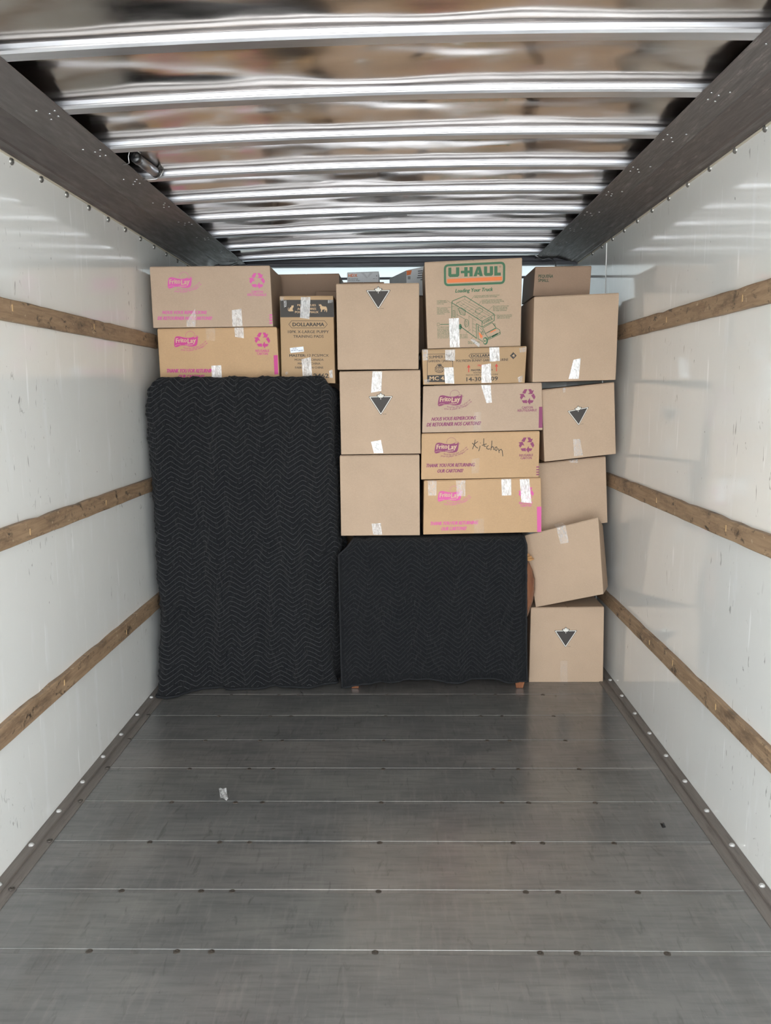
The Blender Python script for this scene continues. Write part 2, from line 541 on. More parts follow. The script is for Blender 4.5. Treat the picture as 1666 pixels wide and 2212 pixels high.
# back end of the box: translucent nose panel behind a dark header
def mat_nose():
    k = Mat('white_fibreglass_nose', srgb(222, 228, 228), 0.35)
    tl = k.t.nodes.new('ShaderNodeBsdfTranslucent')
    tl.inputs[0].default_value = srgb(214, 226, 228)
    mx = k.t.nodes.new('ShaderNodeMixShader')
    mx.inputs[0].default_value = 0.07
    k.t.links.new(k.b.outputs[0], mx.inputs[1]); k.t.links.new(tl.outputs[0], mx.inputs[2])
    k.t.links.new(mx.outputs[0], k.out.inputs['Surface'])
    return k.m
wb = structure(slab('wall_back', XL, XR, Y1, Y1 + 0.03, -0.03, 2.20, WALL))
link('nose_panel', raw('nose_panel', [(XL, Y1, 2.20), (XR, Y1, 2.20), (XR, Y1, 2.6), (XL, Y1, 2.6)], [(0, 1, 2, 3)]), mat_nose(), wb)
slab('panel_joint', XL, XR, Y1 - 0.012, Y1 - 0.001, 2.388, 2.404, HEAD, wb, 0.002)
bm = bmesh.new()
hexa(bm, box_pts(XL, XR, 5.70, 5.76, 2.437, 2.462), 0.004)
hexa(bm, box_pts(XL, XR, 5.715, 5.78, 2.462, 2.50), 0.004)
structure(link('trim_3', bm_mesh('trim_3', bm), HEAD))

# floor of cross planks
fl = structure(slab('floor', XL - 0.04, XR + 0.04, Y0, Y1, -0.07, -0.022, KICK))
fs = dome_mesh('floor_screw', 0.0105, 0.0026, (0, 0, 1), 12)
fs.materials.append(SCREW)
P_W = 0.2972
for k in range(-9, 13):
    ya = 2.196 + P_W * k
    yb = ya + P_W
    if yb > Y1 or ya < Y0:
        continue
    x0, x1 = XL, XR
    # profile across the plank: 18 mm lap strip between two fine grooves, then the broad face
    h = 0.0
    prof = [(ya + 0.0010, -0.03), (ya + 0.0010, -0.0014 + h), (ya + 0.0016, -0.0011 + h), (ya + 0.0185, -0.0011 + h), (ya + 0.0188, -0.0016), (ya + 0.0202, -0.0016), (ya + 0.0216, h),
            (yb - 0.0016, h), (yb - 0.0003, -0.0007), (yb - 0.0006, -0.03)]
    n = len(prof)
    V = [(x0, a, z) for a, z in prof] + [(x1, a, z) for a, z in prof]
    F = [(i, (i + 1) % n, n + (i + 1) % n, n + i) for i in range(n)] + [tuple(range(n)), tuple(range(2 * n - 1, n - 1, -1))]
    me = raw('floor_plank', V, F)
    bm = bmesh.new(); bm.from_mesh(me); bmesh.ops.recalc_face_normals(bm, faces=bm.faces); bm.to_mesh(me); bm.free()
    pk = link('floor_plank', me, FLOORS[k % 3], fl)
    if 0.9 < ya < 4.5:
        for x in (-1.27, -0.91, -0.653, -0.548, -0.074, 0.402, 0.508, 0.765, 1.127):
            if -1.2 < x < 1.1 or True:
                o = bpy.data.objects.new('floor_screw', fs)
                C.objects.link(o); o.parent = pk
                o.location = (x + random.uniform(-.003, .003), ya + 0.0105, -0.0012 + (0.0075 if abs(x) > 1.1 and x < -1.2 else 0))

# steel strips where the floor meets the walls
bolt = dome_mesh('bolt', 0.0105, 0.008, (0, 0, 1), 10, False)
bolt.materials.append(BOLT)
def kick(name, xw, s, inner, ys_):
    bm = bmesh.new()
    a, b = xw, xw + s * 0.038
    hexa(bm, box_pts(min(a, b), max(a, b), Y0, 5.6, -0.001, 0.013), 0.003)
    a, b = xw + s * 0.036, xw + s * inner
    hexa(bm, box_pts(min(a, b), max(a, b), Y0, 5.6, -0.001, 0.0035), 0.001)
    o = structure(link(name, bm_mesh(name, bm), KICK))
    for y in ys_:
        c = bpy.data.objects.new('bolt', bolt)
        C.objects.link(c); c.parent = o; c.location = (xw + s * 0.020, y, 0.0125)
kick('baseboard_left', XL, 1, 0.078, [2.512 + 0.2432 * k for k in range(-4, 9)])
kick('baseboard_right', XR, -1, 0.078, [2.52 + 0.2445 * k for k in range(-4, 9)])

# paved ground outside the open rear door
structure(slab('ground', -14, 14, -22, -0.7, -1.0, -0.9, ASPHALT))

# ------------------------------------------------------------------ cartons
ART = {
 'A1': {'c':[(-1.2958,4.46,2.2625),(-0.6669,4.46,2.2628),(-0.658,4.46,1.9528),(-1.2908,4.46,1.9494)],'depth':0.42,'items':[('L',(0.1421,0.1764),'pink'),('R',(0.8887,0.2427),'pink'),('T','CARTON',(0.8372,0.4458),(0.9304,0.4479),0.0382,'pink',0.03,0,1),('T','RÉUTILISABLE',(0.8035,0.4936),(0.9588,0.4971),0.0382,'pink',0.03,0,1),('T','NOUS VOUS REMERCIONS',(0.0839,0.7718),(0.4564,0.781),0.0509,'pink',0.05,0.25,1),('T','DE RETOURNER NOS CARTONS!',(0.0421,0.8672),(0.497,0.8788),0.0535,'pink',0.05,0.25,1),('P',[(0.9745,0.8041),(0.9979,0.8022),(0.9986,0.8226),(0.9752,0.8246)],'pink',1),('P',[(0.9733,0.8475),(0.9967,0.8456),(0.9975,0.8661),(0.9741,0.868)],'pink',1),('P',[(0.9721,0.891),(0.9955,0.889),(0.9963,0.9095),(0.9729,0.9114)],'pink',1),('P',[(0.971,0.9344),(0.9944,0.9324),(0.9951,0.9529),(0.9717,0.9548)],'pink',1),('K',[(0.281,0.9012),(0.3619,0.6896),(0.3582,0.9897),(0.2817,0.9877)],'b',0.25),('K',[(0.6655,0.7263),(0.7452,0.7027),(0.7473,0.9974),(0.663,0.9952)],'b',0.5)]},
 'A2': {'c':[(-1.2701,4.46,1.9457),(-0.6386,4.46,1.9503),(-0.6299,4.46,1.6559),(-1.2646,4.46,1.6589)],'depth':0.42,'items':[('L',(0.1343,0.1424),'deep_pink'),('R',(0.8754,0.2264),'deep_pink'),('T','REUSABLE',(0.8137,0.4372),(0.9263,0.4395),0.0416,'deep_pink',0.03,0,1),('T','CARTON',(0.8236,0.4894),(0.9127,0.4911),0.0416,'deep_pink',0.03,0,1),('T','THANK YOU FOR RETURNING',(0.0542,0.796),(0.4712,0.8002),0.0656,'deep_pink',0.05,0.25,1),('T','OUR CARTONS!',(0.1505,0.9031),(0.372,0.9046),0.0656,'deep_pink',0.05,0.25,1),('P',[(0.9616,0.4985),(0.9945,0.4948),(0.991,0.8355),(0.9601,0.8395)],'deep_pink',1),('K',[(0.407,0.0056),(0.4888,0.0039),(0.4794,0.2378),(0.4053,0.2139)],'t',0.12),('K',[(0.6471,0.0069),(0.7237,0.0073),(0.7208,0.1941),(0.648,0.166)],'t',0.45),('K',[(0.4367,0.6749),(0.5188,0.6695),(0.5187,1.0149),(0.4356,1.0146)],'b',0.7)]},
 'B': {'c':[(-0.6215,4.47,2.1088),(-0.34,4.47,2.1088),(-0.3359,4.47,1.6552),(-0.6214,4.47,1.6572)],'depth':0.4,'items':[('P',[(0.0064,0.0436),(1.0044,0.0476),(1.0099,0.243),(0.0053,0.241)],'charcoal',1),('T','PET SUPPLIES',(0.3292,0.1156),(0.6728,0.1172),0.0211,'kraft_dark',0.03,0,2),('T','ACCESSOIRES',(0.3276,0.1573),(0.6769,0.1589),0.0226,'kraft_dark',0.03,0,2),('T','POUR ANIMAUX',(0.2836,0.1948),(0.7188,0.1967),0.0231,'kraft_dark',0.03,0,2),('P',[(0.2519,0.1042),(0.2598,0.1118),(0.2568,0.1268),(0.2425,0.1368),(0.2379,0.1494),(0.2494,0.1695),(0.2533,0.1736),(0.1756,0.1743),(0.1594,0.1692),(0.1493,0.1565),(0.1524,0.1389),(0.1626,0.1299),(0.1649,0.134),(0.1579,0.144),(0.1599,0.1566),(0.172,0.1617),(0.1741,0.1491),(0.1894,0.1341),(0.2144,0.1216),(0.2217,0.104),(0.2296,0.1101),(0.2395,0.1092)],'kraft_dark',2),('P',[(0.7269,0.0939),(0.743,0.1005),(0.7596,0.0956),(0.7797,0.1042),(0.7874,0.1168),(0.8281,0.122),(0.8608,0.1221),(0.8766,0.1372),(0.8838,0.1623),(0.8747,0.1848),(0.8624,0.1863),(0.8671,0.1723),(0.8554,0.1572),(0.8339,0.1821),(0.8275,0.1796),(0.8391,0.1546),(0.8022,0.1569),(0.7898,0.1594),(0.7808,0.1819),(0.7603,0.1818),(0.7693,0.1618),(0.7498,0.1366),(0.7547,0.1166),(0.7261,0.114),(0.7346,0.1065)],'kraft_dark',2),('S',[(0.1617,0.3211),(0.2148,0.281),(0.8259,0.2834),(0.8792,0.3237),(0.8228,0.3636),(0.2117,0.3615)],0.0074,'charcoal',1,1),('T','DOLLARAMA',(0.2329,0.343),(0.8194,0.345),0.0392,'charcoal',0.05,0,1),('T','10PK X-LARGE PUPPY',(0.1414,0.4222),(0.9023,0.4245),0.0316,'charcoal',0.02,0,1),('T','TRAINING PADS',(0.2392,0.4748),(0.8021,0.4763),0.0301,'charcoal',0.02,0,1),('STICKER',[(0.17,0.5918),(0.4218,0.5757),(0.4318,0.634),(0.1816,0.6507)]),('T','310',(0.2242,0.608),(0.294,0.6021),0.0151,'ink_blue',0.02,0,3),('T','100 467/10',(0.1948,0.628),(0.3195,0.6207),0.0131,'ink_blue',0.02,0,3),('P',[(0.3294,0.6183),(0.3367,0.6178),(0.3372,0.6283),(0.3298,0.6288)],'ink_blue',3),('P',[(0.3441,0.6173),(0.354,0.6168),(0.3544,0.6273),(0.3445,0.6278)],'ink_blue',3),('P',[(0.3589,0.6163),(0.3646,0.6158),(0.3651,0.6264),(0.3593,0.6269)],'ink_blue',3),('P',[(0.3737,0.6153),(0.3843,0.6148),(0.3847,0.6254),(0.3741,0.6259)],'ink_blue',3),('P',[(0.3884,0.6144),(0.395,0.6139),(0.3954,0.6244),(0.3888,0.6249)],'ink_blue',3),('P',[(0.4032,0.6134),(0.413,0.6129),(0.4134,0.6234),(0.4036,0.6239)],'ink_blue',3),('T','MASTER:',(0.1579,0.6924),(0.4623,0.6929),0.0276,'charcoal',0.05,0,1),('T','12 PCS/MCX',(0.4975,0.6919),(0.8878,0.6925),0.0281,'charcoal',0.02,0,1),('T','MONTREAL CANADA',(0.2543,0.7388),(0.7919,0.7395),0.0231,'charcoal',0.02,0,1),('T','MADE IN CHINA',(0.3132,0.7831),(0.7304,0.7836),0.0231,'charcoal',0.02,0,1),('T','FABRIQUÉ EN CHINE',(0.2606,0.8293),(0.7859,0.8298),0.0231,'charcoal',0.02,0,1),('T','2462',(0.6001,0.936),(0.8783,0.9361),0.0477,'charcoal',0.05,0,1),('K',[(0.4002,0.0145),(0.5769,0.0154),(0.5485,0.2637),(0.3747,0.2505)],'t',0.55),('K',[(0.3834,0.7229),(0.5563,0.6955),(0.5773,0.934),(0.3998,0.9339)],'b',0.6),('K',[(0.8897,0.8539),(0.9515,0.8439),(0.9559,0.9391),(0.903,0.9341)],'',0.4),('K',[(0.078,0.053),(0.1313,0.0508),(0.1286,0.1187),(0.079,0.1336)],'',0.35),('K',[(0.8963,0.0521),(0.9963,0.0476),(0.9853,0.0776),(0.9031,0.0872)],'t',0.35),('K',[(0.0142,0.0099),(0.0878,0.0103),(0.078,0.053),(0.0165,0.0578)],'t',0.3),('K',[(0.075,0.8684),(0.1284,0.8634),(0.1288,0.8961),(0.0779,0.8986)],'',0.3)]},
 'E1': {'c':[(-0.3216,4.43,2.1636),(0.1093,4.43,2.1646),(0.1053,4.43,1.7249),(-0.3197,4.43,1.7243)],'depth':0.42,'items':[('C',(0.5073,0.0814),0.3051,0)]},
 'E2': {'c':[(-0.3099,4.41,1.7153),(0.1145,4.41,1.7207),(0.1154,4.41,1.2836),(-0.3063,4.41,1.281)],'depth':0.42,'items':[('C',(0.5073,0.3074),0.3101,0),('K',[(0.4101,0.0085),(0.5286,0.0108),(0.5154,0.2413),(0.3878,0.2592)],'t',0.75),('K',[(0.3787,0.8485),(0.5027,0.8279),(0.5321,0.9868),(0.4144,0.9875)],'b',0.9)]},
 'E3': {'c':[(-0.3137,4.41,1.2761),(0.1093,4.41,1.2787),(0.1114,4.41,0.8452),(-0.3124,4.41,0.8444)],'depth':0.42,'items':[('K',[(0.3901,0.8488),(0.5046,0.8412),(0.522,0.9868),(0.4074,0.9882)],'b',0.6)]},
 'HDX': {'c':[(-0.2972,5,2.2998),(-0.1123,5,2.3048),(-0.1116,5,2.2261),(-0.2982,5,2.2251)],'depth':0.25,'items':[('T','HDX',(0.0438,0.3988),(0.3206,0.407),0.2462,'orange',0.05,0,1),('T','Drawstring',(0.0438,0.6105),(0.3411,0.6069),0.0985,'ink_grey',0.02,0,1),('T','Kitchen Bags',(0.0479,0.7469),(0.4035,0.744),0.0886,'ink_grey',0.02,0,1),('P',[(0.4369,0.0785),(0.5315,0.0764),(0.6556,0.5115),(0.6134,0.558)],'pale_grey',1),('P',[(0.7207,0.077),(0.8258,0.0709),(0.6767,0.4639),(0.6457,0.3887)],'pale_grey',1),('T','8',(0.918,0.4303),(0.9495,0.4274),0.128,'ink_grey',0.02,0,1),('T','45 L',(0.8121,0.6176),(0.9482,0.6103),0.0591,'ink_grey',0.02,0,1)]},
 'F': {'c':[(0.048,5,2.3086),(0.2116,5.05,2.3485),(0.2119,5.05,2.1659),(0.0476,5,2.1616)],'depth':0.35,'items':[('P',[(0.0104,0.0192),(0.1928,0.0442),(0.1544,0.1999),(0.0128,0.2044)],'orange',1),('S',[(0.4137,0.1218),(0.4857,0.128),(0.5866,0.1392)],0.0312,'ink_grey',0,1),('S',[(0.4185,0.1977),(0.4906,0.2028),(0.5866,0.2117)],0.0312,'ink_grey',0,1),('S',[(0.4065,0.2803),(0.4785,0.2842),(0.5866,0.2932)],0.0312,'ink_grey',0,1),('S',[(0.3825,0.3569),(0.4545,0.3597),(0.5866,0.3701)],0.0312,'ink_grey',0,1),('S',[(0.5026,0.4421),(0.5746,0.4435),(0.5866,0.4381)],0.0312,'ink_grey',0,1),('P',[(0.0488,0.2441),(0.0584,0.2457),(0.0584,0.3675),(0.0488,0.3687)],'charcoal',1),('P',[(0.0656,0.247),(0.0752,0.2486),(0.0752,0.37),(0.0656,0.3711)],'charcoal',1),('P',[(0.0824,0.2499),(0.092,0.2515),(0.092,0.3724),(0.0824,0.3735)],'charcoal',1),('P',[(0.0992,0.2527),(0.1088,0.2543),(0.1088,0.3748),(0.0992,0.3759)],'charcoal',1),('P',[(0.116,0.2556),(0.1256,0.2572),(0.1256,0.3771),(0.116,0.3783)],'charcoal',1),('P',[(0.1328,0.2584),(0.1424,0.26),(0.1424,0.3795),(0.1328,0.3806)],'charcoal',1)]},
